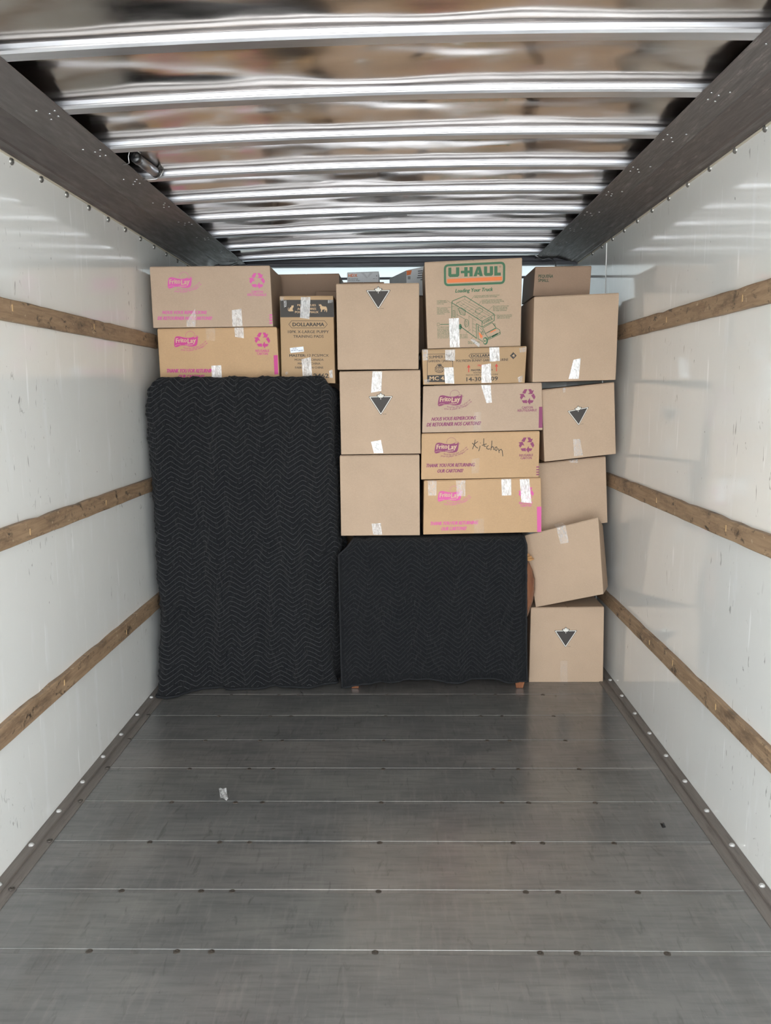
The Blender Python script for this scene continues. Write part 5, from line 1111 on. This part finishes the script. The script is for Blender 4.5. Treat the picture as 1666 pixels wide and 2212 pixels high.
loft('chest_lid', [(0.744, 0.478, 4.40, 4.755), (0.775, 0.470, 4.40, 4.755), (0.803, 0.455, 4.405, 4.75), (0.814, 0.43, 4.42, 4.74)], CHERRY)
bm = bmesh.new()
hexa(bm, box_pts(CXM - 0.43, CXM + 0.43, 4.41, 4.75, 0.055, 0.078), 0.006)
under(link('base_board', bm_mesh('base_board', bm), CHERRY), chest)
for x, y in ((-0.245, 4.385), (0.655, 4.385), (-0.225, 4.70), (0.635, 4.70)):
    bm = bmesh.new()
    v = [(x - 0.030, y - 0.012, 0.056), (x + 0.030, y - 0.012, 0.056), (x + 0.019, y, 0.0), (x - 0.019, y, 0.0), (x - 0.030, y + 0.05, 0.056), (x + 0.030, y + 0.05, 0.056), (x + 0.019, y + 0.04, 0.0), (x - 0.019, y + 0.04, 0.0)]
    hexa(bm, v, 0.005, 2)
    under(link('foot', bm_mesh('foot', bm), CHERRY), chest)

# ------------------------------------------------------------------ small things
tf = root('tube_fixture', (-0.975, 3.31, 2.455), 'short silver tube with black end cap beside the left roof rail', 'fixture')
bm = bmesh.new(); tube_bm(bm, [(-0.968, 3.245, 2.4700), (-0.957, 3.425, 2.4700)], 0.0185, 18)
under(link('tube_body', bm_mesh('tube_body', bm), SILVER, smooth=True), tf)
bm = bmesh.new(); tube_bm(bm, [(-0.9695, 3.212, 2.470), (-0.9693, 3.217, 2.470), (-0.968, 3.250, 2.470)], [0.015, 0.020, 0.020], 18)
under(link('end_cap', bm_mesh('end_cap', bm), BLACK, smooth=True), tf)
bm = bmesh.new(); tube_bm(bm, [(-0.957, 3.420, 2.470), (-0.956, 3.440, 2.470)], 0.0195, 18)
under(link('end_cap', bm_mesh('end_cap', bm), BLACK, smooth=True), tf)
bm = bmesh.new(); tube_bm(bm, [(-0.945, 3.205, 2.480), (-0.962, 3.202, 2.492), (-0.985, 3.203, 2.488), (-0.991, 3.205, 2.470), (-0.990, 3.208, 2.4475), (-1.00, 3.215, 2.4455), (-1.02, 3.222, 2.4455)], 0.0022, 6)
under(link('wire_bracket', bm_mesh('wire_bracket', bm), STEEL, smooth=True), tf)
bm = bmesh.new(); tube_bm(bm, [(-0.928, 3.445, 2.484), (-0.940, 3.448, 2.462), (-0.960, 3.448, 2.4485), (-0.985, 3.445, 2.446), (-1.01, 3.440, 2.4455)], 0.0024, 6)
under(link('wire_bracket', bm_mesh('wire_bracket', bm), STEEL, smooth=True), tf)

def cable(label, pts):
    me_b = bmesh.new(); tube_bm(me_b, pts, 0.0045, 6)
    o = link('cable', bm_mesh('cable', me_b), SILVER, smooth=True)
    thing(o, label, 'cable')
cable('bent pale wire under the left roof rail above the topmost pink printed box', [(-1.21, 5.69, 2.36), (-1.184, 5.66, 2.418), (-1.15, 5.60, 2.428), (-1.085, 5.58, 2.432), (-1.06, 5.56, 2.440), (-1.045, 5.55, 2.442), (-1.02, 5.545, 2.438)])
cable('curled pale wire under the right roof rail above the small green lettered box', [(0.875, 5.50, 2.465), (0.905, 5.52, 2.452), (0.93, 5.53, 2.446), (0.965, 5.53, 2.455), (0.995, 5.55, 2.446), (1.015, 5.56, 2.425), (1.02, 5.57, 2.395)])

r = np.random.default_rng(8)
V = []
for j in range(6):
    for i in range(5):
        a, b = i / 4, j / 5
        V.append((-0.735 + 0.035 * a + 0.028 * b * 0 - 0.008 * b + 0.02 * (1 - b), 3.11 + 0.095 * b - 0.018 * a, 0.004 + abs(r.normal(0, 0.004)) + 0.006 * math.sin(a * 5 + b * 3) ** 2))
F = [(j * 5 + i, j * 5 + i + 1, j * 5 + i + 6, j * 5 + i + 5) for j in range(5) for i in range(4)]
o = link('plastic_scrap', raw('plastic_scrap', V, F), mat_tape(0.5))
thing(o, 'small crumpled clear plastic scrap lying on the dark floor', 'litter')
V = [(0.97, 2.905, 0.001), (0.985, 2.91, 0.001), (0.988, 2.945, 0.001), (0.972, 2.94, 0.001), (0.978, 2.925, 0.006)]
o = link('dirt_crumb', raw('dirt_crumb', V, [(0, 1, 4), (1, 2, 4), (2, 3, 4), (3, 0, 4), (3, 2, 1, 0)]), BLACK)
thing(o, 'tiny black dirt crumb on the floor planks towards the right wall', 'litter')
